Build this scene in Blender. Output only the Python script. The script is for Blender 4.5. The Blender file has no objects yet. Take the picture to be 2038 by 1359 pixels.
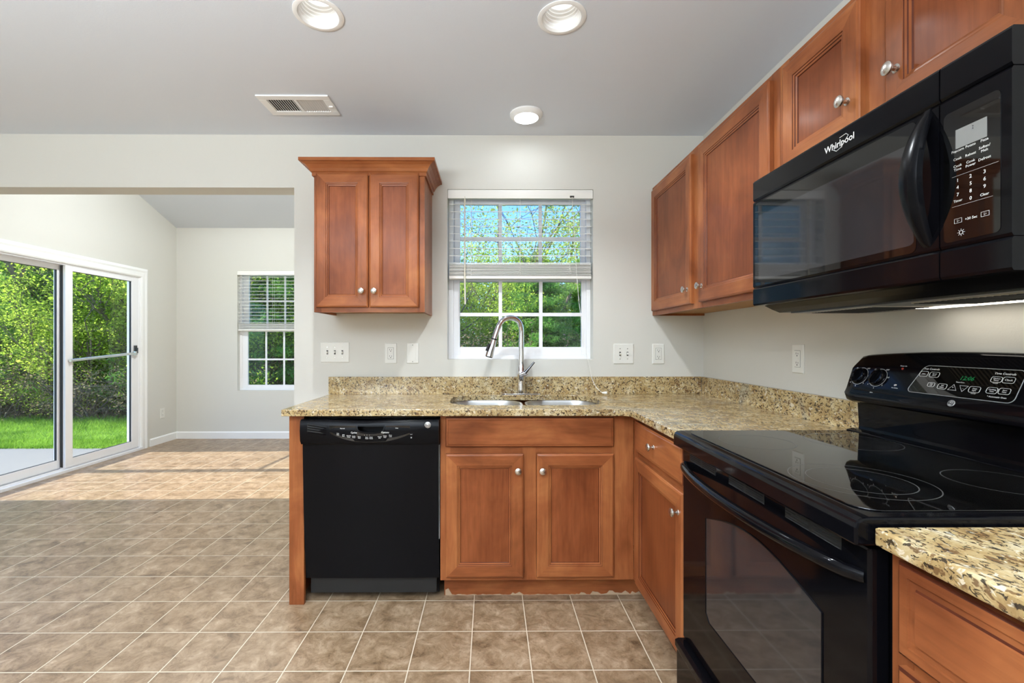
import bpy, bmesh, math, random
from mathutils import Vector, Matrix, noise
random.seed(7)
SC = bpy.context.scene
COL = SC.collection
U = 0.0254                                  # everything below is written in inches
# ------------------------------------------------------------------ camera
F, CX, CY, W, H = 905.8, 981.4, 681.5, 2038.0, 1359.0
YAW, EYE = 0.006, 47.7
cam = bpy.data.cameras.new('camera'); camo = bpy.data.objects.new('camera', cam); COL.objects.link(camo)
camo.location = (0, 0, EYE*U); camo.rotation_euler = (math.pi/2, 0, -YAW)
cam.sensor_width = 36; cam.lens = F/W*36; cam.sensor_fit = 'HORIZONTAL'
cam.shift_x = (W/2-CX)/W; cam.shift_y = (CY-H/2)/W
cam.clip_start = 0.02; cam.clip_end = 500
SC.camera = camo
# ------------------------------------------------------------------ view, world, sun
SC.view_settings.view_transform = 'Standard'; SC.view_settings.look = 'None'
SC.view_settings.gamma = 1; SC.view_settings.use_curve_mapping = False
SC.view_settings.exposure = 0.08
SC.cycles.use_denoising = True
SC.cycles.max_bounces = 10; SC.cycles.diffuse_bounces = 6; SC.cycles.glossy_bounces = 5
SC.cycles.transparent_max_bounces = 24; SC.cycles.transmission_bounces = 6
SC.cycles.caustics_reflective = False; SC.cycles.caustics_refractive = False
SC.cycles.sample_clamp_indirect = 6
wd = bpy.data.worlds.new('world'); SC.world = wd; wd.use_nodes = True
nt = wd.node_tree; nt.nodes.clear()
sky = nt.nodes.new('ShaderNodeTexSky'); sky.sky_type = 'NISHITA'; sky.sun_disc = False
sky.sun_elevation = math.radians(31); sky.sun_rotation = math.radians(-90); sky.altitude = 300
sky.air_density = 1.2; sky.dust_density = 0.6; sky.ozone_density = 2.0
bg = nt.nodes.new('ShaderNodeBackground'); bg.inputs[1].default_value = 0.42
ow = nt.nodes.new('ShaderNodeOutputWorld')
tn = nt.nodes.new('ShaderNodeMix'); tn.data_type = 'RGBA'; tn.blend_type = 'MULTIPLY'; tn.inputs[0].default_value = 1; tn.inputs[7].default_value = (.50, .78, 1.25, 1)
nt.links.new(sky.outputs[0], tn.inputs[6]); nt.links.new(tn.outputs[2], bg.inputs[0]); nt.links.new(bg.outputs[0], ow.inputs[0])
sl = bpy.data.lights.new('sun', 'SUN'); sl.energy = 12.0; sl.angle = math.radians(0.5); sl.color = (1, .95, .88)
so = bpy.data.objects.new('sun', sl); COL.objects.link(so)
so.rotation_euler = Vector((math.cos(math.radians(31)), 0.015, -math.sin(math.radians(31)))).to_track_quat('-Z', 'Y').to_euler()
CAN, FLUSH, SPOT = 1.1, 30, 42                       # radiance of the lamp lenses

def area(name, loc, direction, sx, sy, power, col=(1, 1, 1)):
    l = bpy.data.lights.new(name, 'AREA'); l.shape = 'RECTANGLE'; l.size = sx*U; l.size_y = sy*U; l.energy = power; l.color = col
    o = bpy.data.objects.new(name, l); COL.objects.link(o); o.location = Vector(loc)*U; o.rotation_euler = Vector(direction).to_track_quat('-Z', 'Z').to_euler(); return o
area('added_rear_fill', (-84, -148.5, 57), (0, 1, 0), 46, 50, 35, (.88, .95, 1))  # added fill lamp just inside the rear window, for softer room light
area('added_ceiling_fill', (-50, -45, 62), (0, 0, 1), 70, 70, 330, (.86, .94, 1))  # added unseen fill lamp aimed up, brightens the ceiling by bounce
# ------------------------------------------------------------------ pixel -> point on a real plane
ct, st = math.cos(YAW), math.sin(YAW)
def ray(px, py):
    a = (px-CX)/F; b = (CY-py)/F
    return Vector((ct*a+st, -st*a+ct, b))
def onY(px, py, Y):
    d = ray(px, py); k = Y/d.y; return Vector((d.x*k, Y, EYE+d.z*k))
def onX(px, py, X):
    d = ray(px, py); k = X/d.x; return Vector((X, d.y*k, EYE+d.z*k))
def onZ(px, py, Z):
    d = ray(px, py); k = (Z-EYE)/d.z; return Vector((d.x*k, d.y*k, Z))

# ------------------------------------------------------------------ materials
def newmat(name):
    m = bpy.data.materials.new(name); m.use_nodes = True
    return m, m.node_tree, m.node_tree.nodes['Principled BSDF']
def s2l(c):
    return tuple(((x/255)/12.92 if x/255 <= .04045 else ((x/255+.055)/1.055)**2.4) for x in c)+(1,)
def simple(name, col, rough=.5, metal=0, coat=0, coat_r=.05, bump=0, bscale=60, spec=None, emit=None, es=0):
    m, t, b = newmat(name)
    b.inputs['Base Color'].default_value = col if len(col) == 4 else tuple(col)+(1,)
    b.inputs['Roughness'].default_value = rough; b.inputs['Metallic'].default_value = metal
    b.inputs['Coat Weight'].default_value = coat; b.inputs['Coat Roughness'].default_value = coat_r
    if spec is not None: b.inputs['Specular IOR Level'].default_value = spec
    if emit: b.inputs['Emission Color'].default_value = tuple(emit)+(1,); b.inputs['Emission Strength'].default_value = es
    if bump:
        g = t.nodes.new('ShaderNodeTexCoord'); n = t.nodes.new('ShaderNodeTexNoise'); bp = t.nodes.new('ShaderNodeBump')
        n.inputs['Scale'].default_value = bscale; n.inputs['Detail'].default_value = 4
        bp.inputs['Strength'].default_value = bump; bp.inputs['Distance'].default_value = .002
        t.links.new(g.outputs['Object'], n.inputs['Vector']); t.links.new(n.outputs['Fac'], bp.inputs['Height']); t.links.new(bp.outputs[0], b.inputs['Normal'])
    return m
def ramp(t, stops, interp='LINEAR'):
    r = t.nodes.new('ShaderNodeValToRGB'); e = r.color_ramp.elements; r.color_ramp.interpolation = interp
    while len(e) > 1: e.remove(e[-1])
    e[0].position = stops[0][0]; e[0].color = stops[0][1]
    for p, c in stops[1:]:
        k = e.new(p); k.color = c
    return r
def texn(t, vec, scale, detail=4, rough=.5, dist=0):
    n = t.nodes.new('ShaderNodeTexNoise'); n.inputs['Scale'].default_value = scale; n.inputs['Detail'].default_value = detail
    n.inputs['Roughness'].default_value = rough; n.inputs['Distortion'].default_value = dist
    t.links.new(vec, n.inputs['Vector']); return n
def mapping(t, scale, rot=(0, 0, 0), src=None):
    g = t.nodes.new('ShaderNodeTexCoord'); m = t.nodes.new('ShaderNodeMapping')
    m.inputs['Scale'].default_value = scale; m.inputs['Rotation'].default_value = rot
    t.links.new(src or g.outputs['Object'], m.inputs['Vector']); return m.outputs[0]
def mixc(t, fac, a, b, mode='MIX'):
    n = t.nodes.new('ShaderNodeMix'); n.data_type = 'RGBA'; n.blend_type = mode
    for s, v in ((n.inputs[0], fac), (n.inputs[6], a), (n.inputs[7], b)):
        if hasattr(v, 'is_linked'): t.links.new(v, s)
        else: s.default_value = v
    return n.outputs[2]
def math_(t, op, a, b=0.0, c=None):
    n = t.nodes.new('ShaderNodeMath'); n.operation = op
    for s, v in zip(n.inputs, (a, b) if c is None else (a, b, c)):
        if hasattr(v, 'is_linked'): t.links.new(v, s)
        else: s.default_value = v
    return n.outputs[0]

def wood(name, axis, c1, c2, c3, rough=.30):
    m, t, b = newmat(name)
    sc = {'z': (22, 22, 1.6), 'x': (1.6, 22, 22), 'y': (22, 1.6, 22)}[axis]
    v = mapping(t, sc)
    fine = texn(t, v, 3.2, 6, .6, .4)
    v2 = mapping(t, tuple(max(2.2, s*.16) for s in sc))
    blot = texn(t, v2, 1.3, 4, .55, .6)
    c = ramp(t, [(.25, s2l(c1)), (.5, s2l(c2)), (.78, s2l(c3))]); t.links.new(blot.outputs['Fac'], c.inputs[0])
    g = ramp(t, [(.35, (.80, .78, .76, 1)), (.6, (1.05, 1.05, 1.05, 1))]); t.links.new(fine.outputs['Fac'], g.inputs[0])
    out = mixc(t, .75, c.outputs[0], g.outputs[0], 'MULTIPLY')
    t.links.new(out, b.inputs['Base Color'])
    b.inputs['Roughness'].default_value = rough; b.inputs['Coat Weight'].default_value = .08; b.inputs['Coat Roughness'].default_value = .14; b.inputs['Specular IOR Level'].default_value = .14
    bp = t.nodes.new('ShaderNodeBump'); bp.inputs['Strength'].default_value = .10; bp.inputs['Distance'].default_value = .001
    n2 = texn(t, mapping(t, (1, 1, 1)), 120, 2)
    t.links.new(n2.outputs['Fac'], bp.inputs['Height']); t.links.new(bp.outputs[0], b.inputs['Coat Normal'])
    return m
WC = ((106, 56, 31), (144, 83, 48), (176, 112, 67))
WPC = ((100, 51, 28), (126, 68, 38), (148, 85, 50))
wood_v = wood('cherry_wood_upright_grain', 'z', *WC)
wood_hx = wood('cherry_wood_level_grain', 'x', *WC)
wood_hy = wood('cherry_wood_level_grain_side', 'y', *WC)
wood_p = wood('cherry_wood_panel', 'z', *WPC)
wood_g = wood('cherry_wood_dark_glaze', 'z', (62, 26, 14), (84, 38, 21), (104, 52, 30))
wood_pin = wood('plain_cabinet_bottom', 'x', (140, 100, 55), (165, 122, 70), (180, 140, 90), .5)

def granite():
    m, t, b = newmat('speckled_granite')
    co = mapping(t, (1, 1, 1))
    warp = texn(t, co, 30, 3, .5)
    vw = t.nodes.new('ShaderNodeVectorMath'); vw.operation = 'MULTIPLY_ADD'
    t.links.new(warp.outputs['Color'], vw.inputs[0]); vw.inputs[1].default_value = (.025, .025, .025); t.links.new(co, vw.inputs[2])
    big = texn(t, vw.outputs[0], 14, 5, .62, .5)
    base = ramp(t, [(.28, s2l((136, 108, 70))), (.44, s2l((170, 144, 98))), (.56, s2l((188, 166, 122))), (.72, s2l((212, 198, 166)))])
    t.links.new(big.outputs['Fac'], base.inputs[0])
    gp = texn(t, co, 4.5, 3, .5, 1.0)
    gm = ramp(t, [(.58, (0, 0, 0, 1)), (.68, (1, 1, 1, 1))]); t.links.new(gp.outputs['Fac'], gm.inputs[0])
    grey = ramp(t, [(.3, s2l((128, 122, 108))), (.6, s2l((172, 168, 150)))]); t.links.new(big.outputs['Fac'], grey.inputs[0])
    c1 = mixc(t, math_(t, 'MULTIPLY', gm.outputs[0], .6), base.outputs[0], grey.outputs[0])
    def specks(scale, lo, hi, rot):
        vv = t.nodes.new('ShaderNodeMapping'); vv.inputs['Rotation'].default_value = rot; vv.inputs['Scale'].default_value = (1, .62, 1)
        t.links.new(vw.outputs[0], vv.inputs['Vector'])
        n = texn(t, vv.outputs[0], scale, 3, .55, .6)
        r = ramp(t, [(lo, (0, 0, 0, 1)), (hi, (1, 1, 1, 1))]); t.links.new(n.outputs['Fac'], r.inputs[0]); return r.outputs[0]
    c2 = mixc(t, math_(t, 'MULTIPLY', specks(78, .56, .61, (.4, .3, .9)), .8), c1, s2l((92, 62, 36)))
    c3 = mixc(t, math_(t, 'MULTIPLY', specks(125, .56, .605, (.9, .2, 2.1)), .92), c2, s2l((38, 32, 28)))
    c4 = mixc(t, math_(t, 'MULTIPLY', specks(85, .60, .66, (.1, 1.3, .4)), .6), c3, s2l((232, 224, 204)))
    t.links.new(c4, b.inputs['Base Color']); b.inputs['Roughness'].default_value = .16; b.inputs['Specular IOR Level'].default_value = .55
    return m
GRAN = granite()

def floor_mat():
    m, t, b = newmat('vinyl_tile_floor')
    g = t.nodes.new('ShaderNodeTexCoord'); sp = t.nodes.new('ShaderNodeSeparateXYZ'); t.links.new(g.outputs['Object'], sp.inputs[0])
    T = 9*U
    fx = math_(t, 'DIVIDE', math_(t, 'ADD', sp.outputs[0], 3.0*U), T); fy = math_(t, 'DIVIDE', math_(t, 'SUBTRACT', sp.outputs[1], 66.2*U), T)
    def line(f):
        fr = math_(t, 'FRACT', f); d = math_(t, 'ABSOLUTE', math_(t, 'SUBTRACT', fr, .5)); return d
    dm = math_(t, 'MAXIMUM', line(fx), line(fy))
    gr = ramp(t, [(.4895, (0, 0, 0, 1)), (.4935, (1, 1, 1, 1))]); t.links.new(dm, gr.inputs[0])
    edge = ramp(t, [(.44, (1, 1, 1, 1)), (.489, (.84, .82, .8, 1))]); t.links.new(dm, edge.inputs[0])
    cb = t.nodes.new('ShaderNodeCombineXYZ'); t.links.new(math_(t, 'FLOOR', fx), cb.inputs[0]); t.links.new(math_(t, 'FLOOR', fy), cb.inputs[1])
    wn = t.nodes.new('ShaderNodeTexWhiteNoise'); t.links.new(cb.outputs[0], wn.inputs['Vector'])
    vm = t.nodes.new('ShaderNodeVectorMath'); vm.operation = 'MULTIPLY_ADD'
    t.links.new(wn.outputs['Color'], vm.inputs[0]); vm.inputs[1].default_value = (3, 3, 3); t.links.new(g.outputs['Object'], vm.inputs[2])
    n1 = texn(t, vm.outputs[0], 13, 10, .72, .5)
    c = ramp(t, [(.30, s2l((98, 76, 54))), (.45, s2l((140, 115, 88))), (.57, s2l((162, 137, 110))), (.72, s2l((190, 168, 142)))])
    t.links.new(n1.outputs['Fac'], c.inputs[0])
    n2 = texn(t, vm.outputs[0], 70, 4, .6)
    sp2 = ramp(t, [(.30, (.62, .58, .55, 1)), (.42, (1, 1, 1, 1))]); t.links.new(n2.outputs['Fac'], sp2.inputs[0])
    c2 = mixc(t, .7, c.outputs[0], sp2.outputs[0], 'MULTIPLY')
    n3 = texn(t, g.outputs['Object'], 1.6, 3, .6)
    dirt = ramp(t, [(.35, (.86, .85, .84, 1)), (.6, (1, 1, 1, 1))]); t.links.new(n3.outputs['Fac'], dirt.inputs[0])
    c2 = mixc(t, 1, c2, dirt.outputs[0], 'MULTIPLY'); c2 = mixc(t, .8, c2, edge.outputs[0], 'MULTIPLY')
    c3 = mixc(t, gr.outputs[0], c2, s2l((212, 200, 178)))
    t.links.new(c3, b.inputs['Base Color']); b.inputs['Roughness'].default_value = .36
    bp = t.nodes.new('ShaderNodeBump'); bp.inputs['Strength'].default_value = .25; bp.inputs['Distance'].default_value = .0015
    t.links.new(math_(t, 'SUBTRACT', n1.outputs['Fac'], math_(t, 'MULTIPLY', gr.outputs[0], .4)), bp.inputs['Height']); t.links.new(bp.outputs[0], b.inputs['Normal'])
    return m
FLOOR = floor_mat()
WALL = simple('warm_white_wall_paint', s2l((208, 206, 198)), .75, bump=.12, bscale=220)
CEIL = simple('ceiling_paint', s2l((216, 222, 230)), .85, bump=.12, bscale=160)
TRIMW = simple('white_trim_paint', s2l((238, 238, 236)), .35)
VINYL = simple('white_window_vinyl', s2l((236, 236, 238)), .35)
BLIND = simple('white_blind_slat', s2l((236, 234, 228)), .45)
PLATE = simple('white_switch_plastic', s2l((226, 225, 218)), .35)
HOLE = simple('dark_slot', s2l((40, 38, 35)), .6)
CHROME = simple('chrome', (.80, .80, .82), .08, 1)
NICKEL = simple('satin_nickel', (.66, .62, .57), .26, 1)
STEEL = simple('brushed_steel', (.62, .62, .63), .28, 1, bump=.1, bscale=300)
ALU = simple('mill_aluminium', (.75, .78, .78), .3, 1)
BLK = simple('gloss_black', (.003, .003, .004), .08, spec=.15)
BLKG = simple('black_glass', (.003, .003, .003), .03, spec=.62)
BLKS = simple('satin_black', (.004, .004, .005), .24, spec=.10)
BLKM = simple('matt_black', (.006, .006, .006), .6)
WINDK = simple('smoked_glass', (.024, .024, .026), .05, spec=.75)
PRINT = simple('white_print', (.78, .78, .76), .5)
PRINTG = simple('grey_print', (.30, .30, .30), .4)
RING = simple('burner_ring_print', (.07, .07, .068), .3)
GREEN = simple('green_digits', (.0, .12, .03), .4, emit=(.05, .8, .25), es=.05)
RED = simple('red_pilot', (.35, .03, .02), .3)
BADGE = simple('badge_silver', (.72, .72, .72), .25, .7)
LCD = simple('grey_display', (.25, .25, .24), .12)
FILTER = simple('grease_filter', (.50, .45, .38), .4, 1)
LENS = simple('lamp_lens', (1, 1, 1), .5, emit=(.90, .96, 1), es=CAN)
LENSF = simple('flush_lamp_lens', (1, 1, 1), .5, emit=(.86, .94, 1), es=FLUSH)
CONC = simple('patio_concrete', s2l((128, 126, 122)), .85, bump=.4, bscale=40)
def glass():
    m = bpy.data.materials.new('clear_pane'); m.use_nodes = True; t = m.node_tree; t.nodes.clear()
    tr = t.nodes.new('ShaderNodeBsdfTransparent'); tr.inputs[0].default_value = (.94, .96, .95, 1)
    gl = t.nodes.new('ShaderNodeBsdfGlossy'); gl.inputs['Roughness'].default_value = .01
    lw = t.nodes.new('ShaderNodeLayerWeight'); lw.inputs[0].default_value = .5
    fr = t.nodes.new('ShaderNodeMath'); fr.operation = 'MULTIPLY_ADD'; pw = t.nodes.new('ShaderNodeMath'); pw.operation = 'POWER'; pw.inputs[1].default_value = 5
    t.links.new(lw.outputs['Facing'], pw.inputs[0]); t.links.new(pw.outputs[0], fr.inputs[0]); fr.inputs[1].default_value = .8; fr.inputs[2].default_value = .03
    mx = t.nodes.new('ShaderNodeMixShader'); o = t.nodes.new('ShaderNodeOutputMaterial')
    t.links.new(fr.outputs[0], mx.inputs[0]); t.links.new(tr.outputs[0], mx.inputs[1]); t.links.new(gl.outputs[0], mx.inputs[2]); t.links.new(mx.outputs[0], o.inputs[0])
    return m
GLASS = glass()
def leafmat(name, ca, cb, transl=.45):
    m = bpy.data.materials.new(name); m.use_nodes = True; t = m.node_tree; t.nodes.clear()
    g = t.nodes.new('ShaderNodeTexCoord'); n = texn(t, g.outputs['Object'], 2.2, 5, .7)
    c = ramp(t, [(.32, s2l(ca)), (.66, s2l(cb))]); t.links.new(n.outputs['Fac'], c.inputs[0])
    d = t.nodes.new('ShaderNodeBsdfDiffuse'); tl = t.nodes.new('ShaderNodeBsdfTranslucent'); mx = t.nodes.new('ShaderNodeMixShader'); o = t.nodes.new('ShaderNodeOutputMaterial')
    t.links.new(c.outputs[0], d.inputs[0]); t.links.new(c.outputs[0], tl.inputs[0]); mx.inputs[0].default_value = transl
    t.links.new(d.outputs[0], mx.inputs[1]); t.links.new(tl.outputs[0], mx.inputs[2]); t.links.new(mx.outputs[0], o.inputs[0]); return m
LEAF_Y = leafmat('spring_leaves', (124, 160, 44), (212, 228, 96), .6)
LEAF_G = leafmat('pine_needles', (74, 134, 58), (168, 208, 100), .55)
LEAF_B = leafmat('dry_brush', (118, 100, 72), (184, 164, 130), .35)
LEAF_L = leafmat('loose_leaves', (130, 156, 70), (206, 212, 126))
BARK = simple('tree_bark', s2l((112, 98, 84)), .9, bump=.5, bscale=30)
GRASSM = leafmat('grass_blades', (96, 142, 44), (168, 206, 84), .35)
def lawnm():
    m, t, b = newmat('lawn'); n = texn(t, mapping(t, (1, 1, 1)), 5, 8, .7)
    c = ramp(t, [(.3, s2l((70, 110, 32))), (.65, s2l((120, 165, 52)))]); t.links.new(n.outputs['Fac'], c.inputs[0]); t.links.new(c.outputs[0], b.inputs['Base Color']); b.inputs['Roughness'].default_value = .9
    return m
LAWN = lawnm()
LITTER = leafmat('fallen_leaves', (98, 80, 60), (150, 128, 100), .1)

# ------------------------------------------------------------------ mesh builder
class MB:
    def __init__(s, T=None): s.v = []; s.f = []; s.mi = []; s.sm = []; s.T = T
    def pt(s, p):
        if s.T: p = s.T(p)
        s.v.append(Vector(p)); return len(s.v)-1
    def face(s, idx, m=0, sm=False): s.f.append(tuple(idx)); s.mi.append(m); s.sm.append(sm)
    def quad(s, a, b, c, d, m=0): s.face([s.pt(p) for p in (a, b, c, d)], m)
    def box(s, x0, x1, y0, y1, z0, z1, m=0):
        i = [s.pt((x, y, z)) for z in (z0, z1) for y in (y0, y1) for x in (x0, x1)]
        for q in ((0, 2, 3, 1), (4, 5, 7, 6), (0, 1, 5, 4), (2, 6, 7, 3), (0, 4, 6, 2), (1, 3, 7, 5)): s.face([i[k] for k in q], m)
        return s
    def prism(s, poly, a, b, axis='y', m=0, sm=False):
        """poly in the two other axes (x,z / x,y / y,z), swept from a to b along axis"""
        def P(p, h): return {'y': (p[0], h, p[1]), 'z': (p[0], p[1], h), 'x': (h, p[0], p[1])}[axis]
        A = [s.pt(P(p, a)) for p in poly]; B = [s.pt(P(p, b)) for p in poly]; n = len(poly)
        s.face(A, m); s.face(B[::-1], m)
        for k in range(n): s.face((A[k], B[k], B[(k+1) % n], A[(k+1) % n]), m, sm)
        return s
    def lathe(s, prof, o, ax=(0, 0, 1), seg=24, m=0, cap=True):
        ax = Vector(ax).normalized(); u = ax.orthogonal().normalized(); w = ax.cross(u); o = Vector(o); R = []
        for r, h in prof:
            R.append([s.pt(o+ax*h+(u*math.cos(2*math.pi*k/seg)+w*math.sin(2*math.pi*k/seg))*max(r, 1e-4)) for k in range(seg)])
        for a, b in zip(R, R[1:]):
            for k in range(seg): s.face((a[k], a[(k+1) % seg], b[(k+1) % seg], b[k]), m, True)
        if cap: s.face(R[0][::-1], m); s.face(R[-1], m)
        return s
    def tube(s, pts, r, seg=12, m=0):
        pts = [Vector(p) for p in pts]; n = len(pts); rs = r if isinstance(r, (list, tuple)) else [r]*n; R = []
        t0 = (pts[1]-pts[0]).normalized(); u = t0.orthogonal().normalized()
        for k in range(n):
            t = (pts[min(k+1, n-1)]-pts[max(k-1, 0)]).normalized(); u = (u-t*u.dot(t)).normalized(); w = t.cross(u)
            R.append([s.pt(pts[k]+(u*math.cos(2*math.pi*j/seg)+w*math.sin(2*math.pi*j/seg))*rs[k]) for j in range(seg)])
        for a, b in zip(R, R[1:]):
            for j in range(seg): s.face((a[j], a[(j+1) % seg], b[(j+1) % seg], b[j]), m, True)
        s.face(R[0][::-1], m); s.face(R[-1], m); return s
    def rings(s, rows, closed=True, cap=True, m=0, sm=True):
        R = [[s.pt(p) for p in r] for r in rows]; n = len(R[0])
        for a, b in zip(R, R[1:]):
            for j in range(n if closed else n-1): s.face((a[j], a[(j+1) % n], b[(j+1) % n], b[j]), m, sm)
        if cap: s.face(R[0][::-1], m); s.face(R[-1], m)
        return s
    def text(s, txt, size, org, ux, uz, m=0, align='CENTER', lift=0, shear=0):
        """flat lettering: letters run along ux and stand along uz from org"""
        cu = bpy.data.curves.new('t', 'FONT'); cu.body = txt; cu.size = size; cu.align_x = align; cu.align_y = 'CENTER'; cu.resolution_u = 2; cu.shear = shear; cu.offset = size*.012
        ob = bpy.data.objects.new('t', cu); COL.objects.link(ob)
        dg = bpy.context.evaluated_depsgraph_get(); me = bpy.data.meshes.new_from_object(ob.evaluated_get(dg))
        org = Vector(org); ux = Vector(ux); uz = Vector(uz); base = len(s.v)
        for v in me.vertices: s.v.append(org+ux*v.co.x+uz*v.co.y)
        for p in me.polygons: s.face([base+k for k in p.vertices], m)
        bpy.data.objects.remove(ob); bpy.data.curves.remove(cu); bpy.data.meshes.remove(me)
        return s
    def build(s, name, mats, parent=None, bevel=0, smooth=30, solid=True):
        if not isinstance(mats, (list, tuple)): mats = [mats]
        o0 = Vector((0, 0, 0)); q = parent
        while q is not None: o0 += q.location/U; q = q.parent
        me = bpy.data.meshes.new(name)
        me.from_pydata([(p-o0)*U for p in s.v], [], s.f)
        for m in mats: me.materials.append(m)
        me.polygons.foreach_set('material_index', s.mi)
        me.polygons.foreach_set('use_smooth', s.sm)
        if solid:
            bm = bmesh.new(); bm.from_mesh(me); bmesh.ops.recalc_face_normals(bm, faces=bm.faces); bm.to_mesh(me); bm.free()
        me.update()
        if any(s.sm): me.set_sharp_from_angle(angle=math.radians(smooth+10))
        ob = bpy.data.objects.new(name, me); COL.objects.link(ob)
        if parent is not None: ob.parent = parent
        if bevel:
            bv = ob.modifiers.new('bevel', 'BEVEL'); bv.width = bevel*U; bv.segments = 2; bv.limit_method = 'ANGLE'; bv.angle_limit = math.radians(40)
        return ob
def cut(ob, mb):
    """subtract a closed shape from an object and drop the cutter"""
    c = mb.build('c', HOLE, ob.parent); md = ob.modifiers.new('b', 'BOOLEAN'); md.object = c; md.operation = 'DIFFERENCE'; md.solver = 'EXACT'
    bpy.context.view_layer.update()
    dg = bpy.context.evaluated_depsgraph_get(); me = bpy.data.meshes.new_from_object(ob.evaluated_get(dg))
    ob.modifiers.remove(md); old = ob.data; ob.data = me; bpy.data.objects.remove(c)
    return ob
def tag(o, label=None, cat=None, group=None, kind=None):
    if label: o['label'] = label
    if cat: o['category'] = cat
    if group: o['group'] = group
    if kind: o['kind'] = kind
    return o
def thing(name, loc, label, cat, group=None):
    o = bpy.data.objects.new(name, None); COL.objects.link(o); o.location = Vector(loc)*U; o.empty_display_size = .05
    return tag(o, label, cat, group)
def struct(name, mb, mats, parent=None, **k):
    o = mb.build(name, mats, parent, **k)
    if parent is None: o['kind'] = 'structure'
    return o
def sroot(name, loc):
    o = bpy.data.objects.new(name, None); COL.objects.link(o); o.location = Vector(loc)*U; o['kind'] = 'structure'; return o
def copy_tree(o, parent=None):
    c = o.copy(); COL.objects.link(c)
    if parent is not None: c.parent = parent
    for ch in o.children: copy_tree(ch, c)
    return c
FRONT = lambda yf: (lambda p: (p[0], yf+p[1], p[2]))            # u,v,z of a unit on the back wall
SIDE = lambda xf: (lambda p: (xf+p[1], -p[0], p[2]))            # u = -Y: a unit on the right wall

# ================================================================== SETTING
BY, RX, CH = 107.0, 50.2, 96.4              # back wall face, right wall face, ceiling
LX, RY = -156.0, -150.0
FAR, SX = 227.0, -44.0                      # sunroom far wall, its right wall
T2 = 5.3
struct('floor', MB().box(LX-8, RX+8, RY-8, FAR+6, -1.5, 0), FLOOR)
struct('ceiling', MB().box(LX-6, RX+6, RY-6, BY+T2-.1, CH, CH+5), CEIL)
WX0, WX1, WZ0, WZ1 = -10.1, 24.2, 43.7, 83.7
OP = -46.0; OPL = -150.0; HD = 84.0
w = MB()
w.box(OP, WX0, BY, BY+T2, 0, CH); w.box(WX1, RX+5, BY, BY+T2, 0, CH)
w.box(WX0, WX1, BY, BY+T2, 0, WZ0); w.box(WX0, WX1, BY, BY+T2, WZ1, CH)
w.box(OPL, OP, BY, BY+T2, HD, CH); w.box(LX-5, OPL, BY, BY+T2, 0, CH)
struct('wall_back', w, WALL)
struct('wall_right', MB().box(RX, RX+5, RY-5, BY, 0, CH), WALL)
struct('wall_rear', MB().box(LX-5, -110, RY-5, RY, 0, CH).box(-58, RX+5, RY-5, RY, 0, CH).box(-110, -58, RY-5, RY, 84, CH).box(-110, -58, RY-5, RY, 0, 30), WALL)
# left wall with the sliding door opening, tall in the sunroom
DY0, DY1, DZ = 134.0, 204.2, 77.0
ztop = lambda y: 104.6+(FAR-y)*.355
w = MB(); w.box(LX-5, LX, RY-5, BY+T2-.01, 0, CH)
w.prism([(BY+T2, 0), (DY0, 0), (DY0, ztop(DY0)), (BY+T2, ztop(BY+T2))], LX-5, LX, 'x')
w.prism([(DY0, DZ), (DY1, DZ), (DY1, ztop(DY1)), (DY0, ztop(DY0))], LX-5, LX, 'x')
w.prism([(DY1, 0), (FAR+5, 0), (FAR+5, ztop(FAR+5)), (DY1, ztop(DY1))], LX-5, LX, 'x')
struct('wall_left', w, WALL)
S0, S1, SZ0, SZ1 = -125.8, -91.0, 23.8, 83.4
w = MB(); w.box(LX, S0, FAR, FAR+5, 0, 106); w.box(S1, SX+5, FAR, FAR+5, 0, 106); w.box(S0, S1, FAR, FAR+5, 0, SZ0); w.box(S0, S1, FAR, FAR+5, SZ1, 106)
struct('wall_far', w, WALL)
struct('wall_sunroom_right', MB().prism([(BY+T2, 0), (FAR, 0), (FAR, ztop(FAR)), (BY+T2, ztop(BY+T2))], SX, SX+5, 'x'), WALL)
struct('wall_gable', MB().box(LX, SX+5, BY+T2-2, BY+T2, CH+5.01, ztop(BY+T2)+1), WALL)
struct('ceiling_sloped', MB().prism([(BY+T2-2, ztop(BY+T2-2)), (FAR+5, ztop(FAR+5)), (FAR+5, ztop(FAR+5)+4), (BY+T2-2, ztop(BY+T2-2)+4)], LX-5, SX+5, 'x'), CEIL)
bb = lambda: MB()
struct('baseboard_far', MB().prism([(FAR, 0), (FAR-.55, 0), (FAR-.55, 3.0), (FAR-.2, 3.5), (FAR, 3.5)], LX, SX, 'x'), TRIMW)
struct('baseboard_left', MB().prism([(LX, 0), (LX+.55, 0), (LX+.55, 3.0), (LX+.2, 3.5), (LX, 3.5)], 209.2, FAR-.55, 'y'), TRIMW)
struct('baseboard_sunroom', MB().prism([(SX, 0), (SX-.55, 0), (SX-.55, 3.0), (SX-.2, 3.5), (SX, 3.5)], BY+T2+.1, FAR-.55, 'y'), TRIMW)
struct('baseboard_dining', MB().prism([(LX, 0), (LX+.55, 0), (LX+.55, 3.0), (LX+.2, 3.5), (LX, 3.5)], RY, BY, 'y'), TRIMW)
# added rear window, unseen, to let in soft daylight: frame, bars and panes
r3 = sroot('window_added', (-84, RY-2, 30))
m3 = MB()
for x in (-110, -84.7, -59.5): m3.box(x, x+1.5, RY-3.5, RY-1.5, 30, 84)
for z in (30, 56, 82.5): m3.box(-110, -58, RY-3.4, RY-1.6, z, z+1.5)
m3.build('window_frame', VINYL, r3)
MB().box(-109, -59, RY-2.6, RY-2.5, 31, 83).build('pane', GLASS, r3)

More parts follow.
